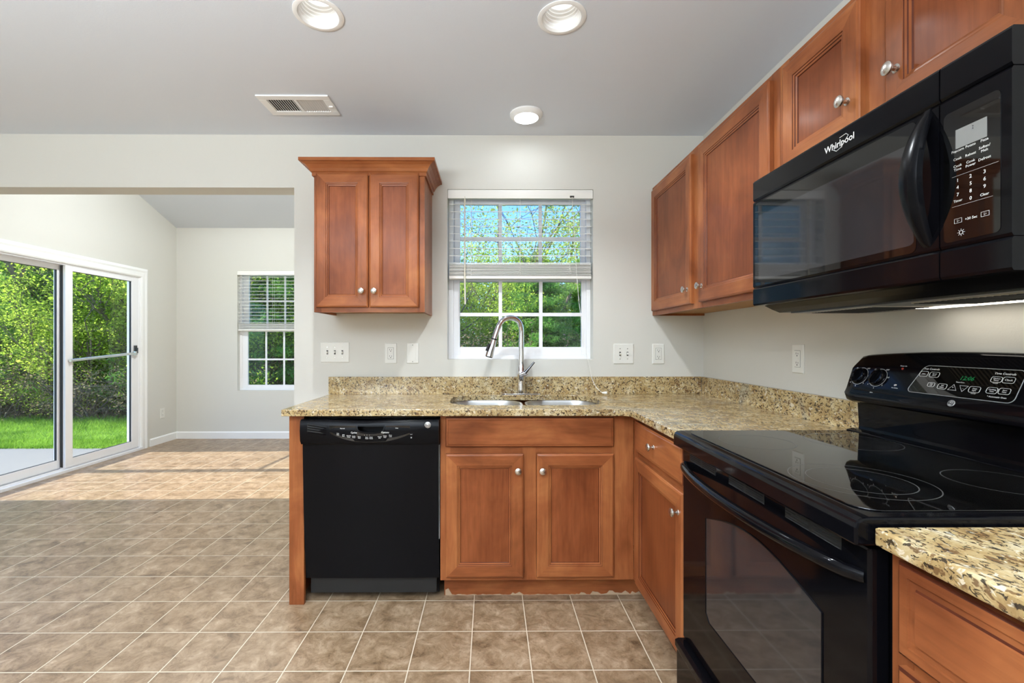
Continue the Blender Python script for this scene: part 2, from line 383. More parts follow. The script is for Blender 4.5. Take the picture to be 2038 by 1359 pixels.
def window(name, x0, x1, z0, z1, yf, cols, zmeet, hz, jx, sill=1.9):
    """double-hung vinyl window in a plain opening: x0..x1, z0..z1, frame face at yf"""
    r = sroot(name, ((x0+x1)/2, yf, z0))
    f = MB(); f.box(x0, x0+1.2, yf, yf+2.6, z0, z1); f.box(x1-1.0, x1, yf, yf+2.6, z0, z1)
    f.box(x0+1.2, x1-1, yf, yf+2.6, z0, z0+1.0); f.box(x0+1.2, x1-1, yf, yf+2.6, z1-.8, z1)
    f.build('window_frame', VINYL, r, bevel=.08)
    a, b = x0+1.2, x1-1.0
    for k, (lo, hi, y) in enumerate(((z0+1.0, zmeet+.7, yf+.35), (zmeet-.7, z1-.8, yf+1.5))):
        s = MB(); g0, g1 = jx
        top = 1.4; bot = sill if k == 0 else 1.4
        s.box(a, g0, y, y+1, lo, hi); s.box(g1, b, y, y+1, lo, hi); s.box(g0, g1, y, y+1, lo, lo+bot); s.box(g0, g1, y, y+1, hi-top, hi)
        sh = s.build('sash', VINYL, r, bevel=.07)
        mu = MB()
        for i in range(1, cols):
            xm = g0+(g1-g0)*i/cols; mu.box(xm-.42, xm+.42, y+.28, y+.72, lo+bot, hi-top)
        mu.box(g0, g1, y+.29, y+.71, hz[k]-.42, hz[k]+.42)
        mu.build('muntin', VINYL, sh)
        MB().box(g0-.1, g1+.1, y+.47, y+.53, lo+bot-.1, hi-top+.1).build('pane', GLASS, sh)
    return r
window('window_1', WX0, WX1, WZ0, WZ1, BY+3.0, 3, 63.2, (54.5, 73.2), (-7.4, 22.1))
window('window_2', S0, S1, SZ0, SZ1, FAR+2.2, 3, 53.8, (39.2, 68.6), (S0+3.9, S1-3.9), 1.6)

# ------------------------------------------------------------------ sliding door
d1 = sroot('door_1', (LX-2.5, (DY0+DY1)/2, 0))
f = MB(); xa, xb = LX-5.2, LX+.05
f.box(xa, xb, DY0, DY0+1.4, 0, DZ); f.box(xa, xb, DY1-1.4, DY1, 0, DZ); f.box(xa, xb, DY0+1.4, DY1-1.4, DZ-.9, DZ); f.box(xa, xb+.8, DY0, DY1, 0, 1.0)
for x in (LX-3.3, LX-1.1): f.box(x, x+.25, DY0+1.4, DY1-1.4, 1.0, 1.55)
f.build('door_frame', VINYL, d1, bevel=.06)
cs = MB(); cw = 4.0
def casing(mb):
    prof = [(0, 0), (0, .55), (.5, .75), (2.2, .62), (2.9, .85), (cw, .5), (cw, 0)]
    rows = []
    for (y, z, dy, dz) in ((DY0+.6, 0, -1, 0), (DY0+.6, DZ-.3, -1, 1), (DY1-.6, DZ-.3, 1, 1), (DY1-.6, 0, 1, 0)):
        rows.append([(LX+t, y+dy*u_, z+dz*u_) for u_, t in prof])
    mb.rings(rows, closed=True, cap=True, sm=False)
casing(cs); cs.build('door_casing', TRIMW, d1)
def slider(y0, y1, x, gy0, gy1, name='sliding_panel'):
    p = MB(); p.box(x, x+1.4, y0, gy0, 1.6, 76.2); p.box(x, x+1.4, gy1, y1, 1.6, 76.2); p.box(x, x+1.4, gy0, gy1, 1.6, 4.6); p.box(x, x+1.4, gy0, gy1, 74.3, 76.2)
    o = p.build(name, VINYL, d1, bevel=.12)
    MB().box(x+.65, x+.75, gy0-.2, gy1+.2, 4.4, 74.5).build('pane', GLASS, o)
    g = MB(); e = .10
    for (a, b, c, d) in ((gy0, gy0+e, 4.6, 74.3), (gy1-e, gy1, 4.6, 74.3), (gy0, gy1, 4.6, 4.6+e), (gy0, gy1, 74.3-e, 74.3)): g.box(x+.4, x+1.15, a, b, c, d)
    g.build('gasket', HOLE, o); return o
slider(DY0+1.4, 171.0, LX-3.6, 138.0, 167.2, 'fixed_panel')
pn = slider(168.1, DY1-1.3, LX-1.5, 171.1, 199.0)
MB().box(LX-1.9, LX-1.0, 167.9, 168.1, 1.8, 76).build('gap_shade_strip', HOLE, pn)  # shade of the gap between the panels, put in as a dark strip
lt = MB(); lt.box(LX-.1, LX+.55, 200.1, 201.4, 42.2, 46.4); lt.box(LX+.5, LX+1.2, 200.4, 201.1, 43, 45.4); lt.build('latch', simple('dark_latch', (.08, .08, .08), .35, .6), pn, bevel=.1)
MB().tube([(LX+.55, 169.2, 41.0), (LX+.55, 200.2, 43.0)], .55, 10).box(LX-.1, LX+1.1, 199.6, 200.4, 42.2, 43.8).build('security_bar', ALU, pn)

# ================================================================== CABINETS
PROF = [(0, -.75), (0, -.22), (.10, -.10), (.32, 0), (2.02, 0), (2.10, -.02), (2.14, -.10), (2.20, -.12), (2.36, -.14), (2.42, -.24), (2.64, -.30), (2.72, -.42)]
def door_panel(T, u0, u1, z0, z1, horiz, prof=PROF):
    mb = MB(T)
    L = []
    for ins, d in prof:
        L.append([mb.pt((u0+ins, -.0-d-.75 if False else -(d+.75), z0+ins)), mb.pt((u1-ins, -(d+.75), z0+ins)), mb.pt((u1-ins, -(d+.75), z1-ins)), mb.pt((u0+ins, -(d+.75), z1-ins))])
    mb.face(L[0][::-1], 0)
    gl_ = (5, 8, 10) if prof is PROF else (1, 5)
    for i_, (a, b) in enumerate(zip(L, L[1:])):
        for k in range(4): mb.face((a[k], a[(k+1) % 4], b[(k+1) % 4], b[k]), 3 if i_ in gl_ else (1 if k in (0, 2) else 0))
    mb.face(L[-1], 2)
    return mb
def knob(T, u, z, v, parent):
    o = T((u, v, z)); n = (Vector(T((u, v-1, z)))-Vector(o))
    return MB().lathe([(.42, 0), (.40, .06), (.22, .14), (.17, .34), (.20, .56), (.48, .68), (.63, .84), (.60, .98), (.42, 1.10), (.18, 1.15), (0, 1.16)], o, n, 20).build('knob', NICKEL, parent)
def cab_door(T, horiz, u0, u1, z0, z1, parent, ku=None, kz=None, name='door', prof=PROF):
    d = door_panel(T, u0, u1, z0, z1, horiz, prof).build(name, [wood_v, horiz, wood_p, wood_g], parent)
    if ku is not None: knob(T, ku, kz, -.74, d)
    return d
DRAWER = [(0, -.75), (0, -.25), (.10, -.14), (.30, -.10), (.42, -.10), (.52, 0)]
def drawer(T, horiz, u0, u1, z0, z1, parent, ku=None, kz=None, name='drawer_front'):
    d = door_panel(T, u0, u1, z0, z1, horiz, DRAWER).build(name, [horiz, horiz, horiz, wood_g], parent)
    if ku is not None: knob(T, ku, kz, -.74, d)
    return d
def face_frame(T, u0, u1, z0, z1, stiles, rails, parent, horiz, sw=1.5):
    """stiles at u positions (centre, half width), rails at z positions"""
    f = MB(T)
    for c, hw in stiles: f.box(c-hw, c+hw, 0, .75, z0, z1, 0)
    for a, b in rails: f.box(u0+.02, u1-.02, .03, .74, a, b, 1)
    return f.build('face_frame', [wood_v, horiz], parent)

# ---- wall cabinet by the window
T = FRONT(BY-12.0); a, b = -36.7, -13.7
r = thing('wall_cabinet', ((a+b)/2, BY-6, 54), 'small two-door cherry wall cabinet with crown moulding beside the sink window', 'cabinet')
MB(T).box(a+.06, b-.06, .75, 12.0, 54.9, 83.9, 0).box(a, a+.6, .75, 12, 54, 84, 0).box(b-.6, b, .75, 12, 54, 84, 0).build('body', wood_v, r)
MB(T).box(a+.6, b-.6, .76, 11.9, 54.5, 54.89).build('bottom_panel', wood_pin, r)
face_frame(T, a, b, 54, 84, [(a+.75, .75), (b-.75, .75), ((a+b)/2, .6)], [(54, 55.4), (82.3, 84)], r, wood_hx)
mid = (a+b)/2
cab_door(T, wood_hx, a+.55, mid-.15, 55.0, 82.8, r, mid-1.35, 58.3)
cab_door(T, wood_hx, mid+.15, b-1.15, 55.0, 82.8, r, mid+1.25, 58.3)
cr = MB()
cprof = [(0, 82.3), (.35, 82.3), (.35, 83.0), (.62, 83.2), (.85, 83.7), (1.35, 84.3), (2.0, 84.7), (2.35, 84.75), (2.35, 85.4), (0, 85.4)]
yf = BY-12
rows = []
for (x, y, dx, dy) in ((a, BY, -1, 0), (a, yf, -1, -1), (b, yf, 1, -1), (b, BY, 1, 0)):
    rows.append([(x+dx*p, y+dy*p, z) for p, z in cprof])
cr.rings(rows, closed=True, cap=True, sm=False); cr.build('crown_moulding', wood_hx, r)

# ---- wall cabinets along the right wall
XF = RX-12.0; T = SIDE(XF)
u0, u1 = -BY, -59.75
r = thing('wall_cabinet', (XF+6, 83.4, 54), 'tall two-door cherry wall cabinet between the corner and microwave', 'cabinet')
MB(T).box(u0+.06, u1-.06, .75, 12, 54.9, 83.9).box(u0, u0+.6, .75, 12, 54, 84).box(u1-.6, u1, .75, 12, 54, 84).build('body', wood_v, r)
MB(T).box(u0+.6, u1-.6, .76, 11.9, 54.5, 54.89).build('bottom_panel', wood_pin, r)
face_frame(T, u0, u1, 54, 84, [(u0+1.2, 1.2), (u1-.9, .9), (-83.4, 1.7)], [(54, 55.5), (82.4, 84)], r, wood_hy)
cab_door(T, wood_hy, u0+1.0, -85.1, 55.0, 83.0, r, -86.5, 57.8)
cab_door(T, wood_hy, -82.0, u1-1.4, 55.0, 83.0, r, -80.6, 57.8)
u0, u1 = -59.7, -29.6
r = thing('wall_cabinet', (XF+6, 44.6, 69), 'short two-door cherry wall cabinet above the microwave', 'cabinet')
MB(T).box(u0, u1, .75, 12, 69, 84).build('body', wood_v, r)
face_frame(T, u0, u1, 69, 84, [(u0+.9, .9), (u1-.9, .9), (-44.65, 1.8)], [(69, 70.0), (82.4, 84)], r, wood_hy)
cab_door(T, wood_hy, u0+1.3, -46.1, 69.5, 83.0, r, -47.6, 73.0)
cab_door(T, wood_hy, -43.2, u1-1.3, 69.5, 83.0, r, -41.8, 73.0)

# ---- base cabinets
YF = BY-24.0; XB = RX-24.0; CT = 34.5
T = FRONT(YF)
MB().box(-36.6, -33.9, YF, BY, 0, CT)
r = thing('cabinet_end_panel', (-35.2, YF+12, 0), 'narrow cherry wood end panel at the free side of the black dishwasher', 'panel')
MB().box(-36.6, -33.9, YF, YF+.75, 0, CT).build('front_strip', wood_v, r, bevel=.04)
MB().box(-36.6, -35.6, YF+.75, BY-.02, 0, CT).build('side_panel', wood_v, r)
a, b = -9.1, XB
r = thing('sink_base_cabinet', ((a+b)/2, YF+12, 0), 'cherry sink base cabinet with two doors and false drawer front', 'cabinet')
MB().box(a, a+.6, YF+.75, BY-.1, 4.4, CT).box(b-.8, b-.1, YF+.75, BY-.1, 4.4, CT).box(a+.6, b-.8, YF+.75, BY-.1, 4.4, 5).box(a+.6, b-.8, BY-.6, BY-.1, 5, CT).build('body', wood_v, r)
face_frame(T, a, b, 4.4, CT, [(a+.9, .9), (7.1, 1.25), (23.0, .75), (24.95, 1.2)], [(4.4, 6.4), (27.3, 29.2), (33.2, CT)], r, wood_hx)
MB().box(a+.4, b+2.5, YF+3.0, YF+3.6, 0, 4.4).build('toe_kick', wood_hx, r)
rt = random.Random(5); pl_ = [(a+.6, .02)]; x_ = a+.6; h_ = 0
tops_ = []
while x_ < b+2.2:
    amp = 1.6 if x_ < a+1.3 else (.75 if x_ > 17 else (.55 if abs(x_-5) < 1 else .16)); tops_.append((x_, .05+rt.random()*amp)); x_ += rt.uniform(.25, .7)
MB().prism(pl_+tops_+[(x_, .02)], YF+2.93, YF+3.0, 'y').build('torn_edge', simple('torn_backing', s2l((176, 150, 122)), .8), r)
drawer(T, wood_hx, a+1.0, 22.4, 28.8, 34.1, r, name='false_drawer_front')
cab_door(T, wood_hx, a+1.0, 6.0, 5.1, 27.5, r, 5.0, 24.6)
cab_door(T, wood_hx, 8.4, 22.4, 5.1, 27.5, r, 9.4, 24.6)
T = SIDE(XB); u0, u1 = -YF, -59.75
r = thing('drawer_base_cabinet', (XB+12, 71, 0), 'cherry base cabinet with one drawer over one door, beside the range', 'cabinet')
MB().box(XB+.75, RX-.1, 59.75, 60.4, 4.4, CT).box(XB+.75, RX-.1, 82.9, 83.5, 4.4, CT).box(XB+.75, RX-.1, 60.4, 82.9, 4.4, 5).build('body', wood_v, r)
face_frame(T, u0, u1, 4.4, CT, [(u0+1.3, 1.3), (u1-.75, .75)], [(4.4, 6.4), (27.3, 29.2), (33.2, CT)], r, wood_hy)
MB().box(XB+3.0, XB+3.6, 59.8, YF+3, 0, 4.4).build('toe_kick', wood_hy, r)
drawer(T, wood_hy, -80.3, -60.4, 28.6, 33.9, r, -71.0, 31.3)
cab_door(T, wood_hy, -80.3, -60.4, 5.1, 27.5, r, -61.7, 24.6)
u0, u1 = -29.5, -5.0
r = thing('drawer_base_cabinet', (XB+12, 17, 0), 'cherry drawer base cabinet on the camera side of the range', 'cabinet')
MB().box(XB+.75, RX-.1, 5, 5.6, 0, CT).box(XB+.75, RX-.1, 28.9, 29.45, 0, CT).box(XB+.75, RX-.1, 5.6, 28.9, 4.4, 5).build('body', wood_v, r)
face_frame(T, u0, u1, 4.4, CT, [(u0+.75, .75), (u1-.75, .75)], [(4.4, 5.6), (27.3, 28.8), (33.2, CT), (16.2, 17.6)], r, wood_hy)
MB().box(XB+3.0, XB+3.6, 5, 29.45, 0, 4.4).build('toe_kick', wood_hy, r)
DRAWER2 = [(0, -.75), (0, -.25), (.18, -.12), (.75, -.08), (.80, -.20), (1.2, -.22), (1.3, -.10), (1.35, 0)]
for z0, z1 in ((28.2, 34.0), (17.2, 27.4), (5.1, 16.6)):
    door_panel(T, u0+1.0, u1-1.0, z0, z1, wood_hy, DRAWER2).build('drawer_front', [wood_hy, wood_hy, wood_hy, wood_g], r)

# ---- countertops
GT, GB = 35.7, 34.5
r = None
yc = YF-1.5; xc = XB-1.2
rr = 1.6
poly = [(-37.4, BY-.02), (-37.4, yc), (xc-rr, yc)]
poly += [(xc-rr+rr*math.sin(t), yc-rr+rr*math.cos(t)) for t in [k*math.pi/2/6 for k in range(1, 7)]]
poly += [(xc, 59.8), (RX-.02, 59.8), (RX-.02, BY-.02)]
ct_ = MB().prism(poly, GB, GT, 'z').build('countertop', GRAN)
# sink cut-out: rounded oblong
SX0, SX1, SY0, SY1 = -8.3, 22.8, 87.3, 103.9
def rrect(x0, x1, y0, y1, r, n=8):
    P = []
    for cx, cy, a0 in ((x1-r, y1-r, 0), (x0+r, y1-r, 90), (x0+r, y0+r, 180), (x1-r, y0+r, 270)):
        for k in range(n+1):
            t = math.radians(a0+90*k/n); P.append((cx+r*math.cos(t), cy+r*math.sin(t)))
    return P
cut(ct_, MB().prism(rrect(SX0, SX1, SY0, SY1, 5.6), GB-1, GT+1, 'z'))
bv = ct_.modifiers.new('bevel', 'BEVEL'); bv.width = .12*U; bv.segments = 3; bv.limit_method = 'ANGLE'; bv.angle_limit = math.radians(50)
tag(ct_, 'long speckled granite countertop with the sink cut into it', 'countertop')
o = MB().prism([(xc, 29.5), (RX-.02, 29.5), (RX-.02, 4.5), (xc, 4.5)], GB, GT, 'z').build('countertop', GRAN, bevel=.15)
tag(o, 'short speckled granite countertop on the camera side of the range', 'countertop')
o = MB().box(-37.3+7.0-7.4, RX-.8, BY-.8, BY-.01, GT, GT+4).build('backsplash', GRAN, bevel=.05)
tag(o, 'long low granite backsplash behind the sink under the window', 'backsplash')
o = MB().box(RX-.8, RX-.01, 59.9, BY-.8, GT, GT+4).build('backsplash', GRAN, bevel=.05)
tag(o, 'low granite backsplash on the range wall, ending at the range', 'backsplash')

# ---- sink
r = thing('double_sink', (7.2, 95.6, 27), 'undermount stainless steel double-bowl sink in the granite countertop', 'sink')
def bowl(x0, x1):
    mb = MB(); rows = []
    for ins, z in ((-.5, GB-.02), (0, GB-.02), (.15, GB-.6), (.4, 27.5), (1.2, 26.9), (3, 26.8)):
        rows.append([(x, y, z) for x, y in rrect(x0+ins, x1-ins, SY0+.1+ins, SY1-.1-ins, max(4.6-ins*.4, 1.2))])
    mb.rings(rows, closed=True, cap=False); n = len(rows[-1]); k = len(mb.v)-n; mb.face(range(k, k+n)); return mb
bowl(SX0+.1, 6.4).build('bowl', STEEL, r, solid=False); bowl(8.0, SX1-.1).build('bowl', STEEL, r, solid=False)
MB().box(6.0, 8.4, SY0+2.5, SY1-2.5, GB-1.2, GB-.75).build('divider', STEEL, r, bevel=.2)

# ---- faucet
FY = 105.0; P = lambda x, y, Y=FY: onY(x, y, Y)
r = thing('faucet', (P(1037, 782).x, FY, GT), 'tall chrome gooseneck faucet with pull-down sprayer behind the sink', 'faucet')
bx = P(1037.5, 782).x
MB().prism([(bx+x*4.6, FY+y*.95) for x, y in [(math.copysign(abs(math.cos(t))**.55, math.cos(t)), math.copysign(abs(math.sin(t))**.9, math.sin(t))) for t in [2*math.pi*k/40 for k in range(40)]]], GT, GT+.28, 'z', sm=True).build('deck_plate', CHROME, r, bevel=.06)
zt = P(1037, 738).z; zb = GT+.28
MB().lathe([(.98, zb), (.98, zb+.3), (.90, zb+2.2), (.88, zt-1.2), (.95, zt-1.0), (.95, zt), (.86, zt+.15), (.72, zt+2.5), (.62, P(1037, 690).z), (.60, P(1037, 668).z)], (bx, FY, 0), (0, 0, 1), 24).build('body', CHROME, r)
neck = [P(x, y, Y) for x, y, Y in ((1037.5, 668, 105), (1037.5, 655, 104.9), (1035, 645, 104.6), (1030, 638, 104.2), (1022, 633.5, 103.7), (1012.5, 632.5, 103.2), (1003, 636, 102.7), (996, 643, 102.2), (991, 653, 101.8), (987, 664, 101.5), (983.5, 675, 101.2))]
def smooth(pts, n=4):
    out = []
    for k in range(len(pts)-1):
        p0, p1, p2, p3 = pts[max(k-1, 0)], pts[k], pts[k+1], pts[min(k+2, len(pts)-1)]
        for j in range(n):
            t = j/n; out.append(.5*((2*p1)+(-p0+p2)*t+(2*p0-5*p1+4*p2-p3)*t*t+(-p0+3*p1-3*p2+p3)*t**3))
    return out+[pts[-1]]
MB().tube(smooth(neck), .58, 16).build('neck', CHROME, r)
hd = [P(983.2, 676, 101.2), P(981, 684, 101.05), P(977, 696, 100.9), P(973, 710, 100.7)]
sp = MB().tube(hd, [.60, .68, .80, .92], 18).build('spray_head', CHROME, r)
MB().tube([P(983.8, 673.5, 101.2), P(983.2, 676, 101.2)], .62, 16).build('joint_ring', BLKM, sp)
dd = (hd[-1]-hd[0]).normalized()
MB().tube([P(973.5, 684, 100.4), P(968.5, 698, 100.2)], [.22, .30], 10).build('spray_button', BLKM, sp)
MB().tube([hd[-1], hd[-1]+dd*.08], .74, 18).build('nozzle', BLKM, sp)
hb = P(1043, 743, 104.3)
MB().lathe([(.62, -.9), (.66, .2), (.5, .9), (.1, 1.0)], hb, (.8, -.35, .35), 16).build('handle_hub', CHROME, r)
hn = MB().tube([P(1045, 742, 103.6), P(1052, 734, 103.5), P(1063.5, 720.5, 103.4)], [.42, .28, .22], 12).build('handle', simple('dark_chrome', (.18, .18, .19), .15, 1), r)

# ================================================================== DISHWASHER
T = FRONT(YF)
r = thing('dishwasher', (-21.5, YF+12, 0), 'black built-in dishwasher between the end panel and the sink cabinet', 'dishwasher')
ux0, ux1 = -33.75, -9.35
MB(T).box(ux0+.6, ux1-.6, 1.3, 23, 1.5, 34.2).build('tub', BLKM, r)
mb = MB(T); N = 12; rows = []
for k in range(N+1):
    x = ux0+(ux1-ux0)*k/N; t = 2*k/N-1; bow = .35*(1-t*t)
    rows.append([(x+.12*(-t), 1.2, 4.6), (x, .55-bow*.4, 4.6), (x, -.55-bow, 17), (x, -1.0-bow, 29.6), (x, 1.2, 29.6)])
mb.rings(rows, closed=True, cap=True); mb.build('door', BLKS, r, smooth=40)
mb = MB(T); rows = []; N = 24
for k in range(N+1):
    x = ux0-.15+(ux1-ux0+.3)*k/N; t = 2*k/N-1; bow = .4*(1-t*t); top = 33.9-.25*math.exp(-((t+.1)/.3)**2)
    rows.append([(x, 1.2, 29.45), (x, -1.3-bow, 29.5), (x, -1.75-bow, 30.2), (x, -1.9-bow, 32), (x, -1.75-bow, top-.3), (x, -1.4-bow, top), (x, 1.2, top)])
mb.rings(rows, closed=True, cap=True); cp = mb.build('control_panel', BLKS, r, smooth=40)
def dwv(u, z):
    t = 2*(u-(ux0-.15))/(ux1-ux0+.3)-1; bow = .4*(1-t*t)
    zz = [(29.5, -1.3), (30.2, -1.75), (32, -1.9), (33.6, -1.75)]
    v = zz[-1][1]
    for (a_, va), (b_, vb) in zip(zz, zz[1:]):
        if a_ <= z <= b_: v = va+(vb-va)*(z-a_)/(b_-a_)
    return v-bow
def dp(px, py):  # point on the control panel front
    p = onY(px, py, YF-2.1); return p.x, p.z
pk = MB(T); hu0, hz0 = dp(712, 848.5); hu1, _ = dp(764, 848); _, hz1 = dp(738, 860.5)
pk.prism([(hu0, hz0)]+[((hu0+hu1)/2-(hu1-hu0)/2*math.cos(math.pi*k/14), hz0-(hz0-hz1)*math.sin(math.pi*k/14)**.6) for k in range(1, 14)]+[(hu1, hz0)], -4, -.6, 'y')
cut(cp, pk)
# glossy insert strip following the panel, with a smile-shaped lower edge
mb = MB(T); top = []; bot = []
M = 40
ia, iz = dp(656, 847); ib, _ = dp(815.5, 847)
_, zlow = dp(735, 880.5); _, zed = dp(657, 862); _, zed2 = dp(815, 864)
skipc = (hu0-.35, hu1+.35, hz1-.25)
F_ = []
for k in range(M+1):
    x = ia+(ib-ia)*k/M; t = k/M*2-1
    e = zed if t < 0 else zed2
    zb_ = zlow+(e-zlow)*abs(t)**2.2
    inside = hu0-.3 < x < hu1+.3
    zt_ = iz
    if inside:
        q = (x-(hu0+hu1)/2)/((hu1-hu0)/2+.3); zt_ = hz0-(hz0-hz1+.25)*max(0, 1-q*q)**.3
    top.append(mb.pt((x, dwv(x, zt_)-.03, zt_))); bot.append(mb.pt((x, dwv(x, zb_)-.03, zb_)))
for k in range(M): mb.face((bot[k], bot[k+1], top[k+1], top[k]))
mb.build('display_strip', BLKG, cp, solid=False)
ve = MB(T)
for k in range(4):
    a0 = dp(612, 846+k*4.6); a1 = dp(649, 851.5+k*4.4)
    v0 = dwv(a0[0], a0[1])-.02; v1 = dwv(a1[0], a1[1])-.02
    ve.rings([[(a0[0], v0+d, a0[1]+h) for d, h in ((.1, -.1), (-.18, -.04), (-.18, .08), (.1, .1))], [(a1[0], v1+d, a1[1]+h) for d, h in ((.1, -.1), (-.18, -.04), (-.18, .08), (.1, .1))]], sm=False)
ve.build('vent_louver', BLK, cp)
sl_ = MB(T); q0 = dp(612, 845); q1 = dp(649, 864.5)
sl_.prism([(q0[0]-.05, q0[1]+.15), (q1[0]+.1, dp(649, 851)[1]+.15), (q1[0]+.1, q1[1]), (q0[0]-.05, dp(612, 860)[1])], dwv(q0[0]+1.5, 32)-.02, -.5, 'y'); sl_.build('vent_recess', BLKM, cp)
le = MB()
ex, ez = Vector((1, 0, 0)), Vector((0, 0, 1))
def dtx(s, px, py, size, m=0):
    u_, z_ = dp(px, py); v_ = dwv(u_, z_)-.06
    le.text(s, size, T((u_, v_, z_)), ex, ez, m)
dtx('Cycles', 705, 860.5, .42); dtx('Options', 767, 860, .42); dtx('Normal', 682, 852.3, .26)
for s, px, py in (('Pots\nPans', 673, 863.5), ('Anti\nBact', 684, 866), ('Normal\nWash', 694.5, 868), ('Quick\nWash', 704.5, 869), ('Rinse\nOnly', 715.5, 870), ('Start\nReset', 730.5, 871), ('Delay\nHours', 739, 871), ('Heated\nDry', 756, 870), ('Added\nHeat', 766.5, 868.5), ('Door\nLock', 777.5, 867)):
    dtx(s, px, py, .24)
for px, py in ((726, 864), (731, 864), (736, 864)): dtx('.', px, py, .5)
dtx('Clean', 790, 851.5, .22); dtx('Lock', 818.5, 864, .2); dtx('o', 818.5, 870.3, .5)
le.build('lettering', PRINT, cp, solid=False)
def badge(org, n, ux, uz, rad, parent):
    """round emblem: ring with a curled two-letter monogram"""
    org = Vector(org); n = Vector(n)
    b_ = MB().lathe([(rad, 0), (rad, .05), (rad*.93, .08), (0, .08)], org, n, 28).build('emblem', BADGE, parent)
    m_ = MB(); o2 = org+n*.095
    def st(pts, w_=.055):
        m_.tube([o2+Vector(ux)*x*rad+Vector(uz)*y*rad for x, y in pts], w_*rad, 6)
    st([(.78*math.cos(t), .78*math.sin(t)) for t in [2*math.pi*k/24 for k in range(25)]], .04)
    st([(-.05, .42), (-.28, .5), (-.48, .2), (-.42, -.2), (-.2, -.35), (-.08, -.05), (-.3, 0)])
    st([(.42, .35), (.2, .48), (.08, .25), (.28, .05), (.06, -.1), (.12, -.38), (.4, -.35), (.5, -.1)])
    st([(-.5, .3), (-.62, .05), (-.5, -.35)], .04); st([(.55, .35), (.65, 0), (.5, -.4)], .04)
    m_.build('monogram', BLKM, b_)
u_, z_ = dp(851, 846); badge(T((u_, dwv(u_, z_)+.02, z_)), (0, -1, 0), ex, ez, .55, cp)
MB(T).box(ux0+1, ux1-.6, -.5, 1.2, 34.02, 34.2).build('top_trim', BLK, r)
MB(T).box(ux0+.5, ux1-.2, 2.6, 3.1, .9, 4.5).build('toe_panel', BLKS, r)
MB(T).box(ux1+.02, ux1+.1, -.2, 1.2, 12, 29).build('side_seal', simple('grey_seal', (.5, .5, .5), .4), r)

# ================================================================== RANGE
Y0, Y1 = 29.75, 59.6
r = thing('electric_range', (37, 44.7, 0), 'black freestanding electric range with smooth glass cooktop', 'range')
MB().box(26.7, 49.8, Y0+.05, Y1-.05, 1.2, 35.4).build('body', BLKS, r)
for x in (29, 47):
    for y in (Y0+2, Y1-2): MB().lathe([(.7, 0), (.7, .3), (.4, .4), (.4, 1.2)], (x, y, 0), (0, 0, 1), 12).build('foot', BLKM, r)
# cooktop frame with rounded front edge
cp_ = [(24.0, 34.3), (24.0, 35.5), (24.15, 35.95), (24.5, 36.15), (25.0, 36.2), (48.6, 36.2), (48.6, 34.3)]
mb = MB(); mb.prism(cp_, Y0, Y1, 'y'); ck = mb.build('cooktop', BLK, r, bevel=.16)
MB().prism(rrect(25.3, 46.6, Y0+1.0, Y1-1.0, 1.6), 36.2, 36.30, 'z').build('glass_surface', BLKG, ck, bevel=.04)
def ringm(cx_, cy_, rad, w_=.075, n=64):
    mb = MB(); A = []; 
    for q in (rad-w_, rad): A.append([mb.pt((cx_+q*math.cos(2*math.pi*k/n), cy_+q*math.sin(2*math.pi*k/n), 36.306)) for k in range(n)])
    for k in range(n): mb.face((A[0][k], A[0][(k+1) % n], A[1][(k+1) % n], A[1][k]))
    return mb
for cx_, cy_, rads in ((30.6, 37.6, (5.0, 3.7)), (41.8, 37.0, (3.6,)), (30.6, 52.2, (3.9,)), (41.6, 52.2, (4.6,))):
    mb = MB()
    for q in rads:
        x = ringm(cx_, cy_, q); base = len(mb.v); mb.v += x.v
        for f_ in x.f: mb.face([base+k for k in f_])
    mb.build('burner_ring', RING, ck, solid=False)
# rear trim strip and riser
MB().prism([(46.6, 36.2), (46.7, 36.4), (47.3, 36.55), (48.0, 36.55), (48.0, 36.2)], Y0+.2, Y1-.2, 'y').build('rear_trim', BLK, ck, bevel=.08)
MB().prism([(48.0, 35.6), (48.3, 36.8), (48.1, 40.4), (50.0, 40.4), (50.0, 35.6)], Y0+.15, Y1-.15, 'y').build('riser', BLK, r, bevel=.12)
sd = Vector((.424, 0, .906)); nd = Vector((-.906, 0, .424)); b0 = Vector((46.1, 0, 40.9))
mb = MB(); rows = []; N = 40
for k in range(N+1):
    t = 2*k/N-1; y = 44.67+t*14.98
    zt_ = 46.75-.75*t*t; e = 1-abs(t); rc = 0.0
    if e < .09: q = 1-e/.09; rc = 1-math.sqrt(max(0, 1-q*q))
    zt_ -= rc*1.3
    ls = (zt_-.35-40.9)/.906
    pf = [Vector((50.05, y, 40.2)), Vector((46.7+rc*.6, y, 40.1+rc*.5)), Vector((46.25+rc*.6, y, 40.35+rc*.5)), Vector((46.1+rc*.5, y, 40.9+rc*.3))]
    for h in (.25, .5, .75, 1.0): pf.append(Vector((46.1+rc*.5*(1-h), y, 40.9))+sd*ls*h)
    tp = pf[-1]; pf += [tp+Vector((.22, 0, .28)), Vector((tp.x+.7, y, zt_)), Vector((50.05, y, zt_-.1))]
    rows.append(pf)
mb.rings(rows, closed=True, cap=True); bgd = mb.build('control_panel', BLK, r, smooth=35)
def bgp(px, py, out=0.0):
    d = ray(px, py); o_ = Vector((0, 0, EYE)); k = (b0-o_).dot(nd)/d.dot(nd); return o_+d*k+nd*out
uy = Vector((0, -1, 0))
def bgq(Y, h, out=0): return Vector((b0.x, Y, b0.z))+sd*h+nd*out
kn = [bgp(1709, 748), bgp(1746, 748)]
hk = (kn[0]-b0).dot(sd)
kys = [57.95, 55.2]
kys += [89.34-y for y in kys]
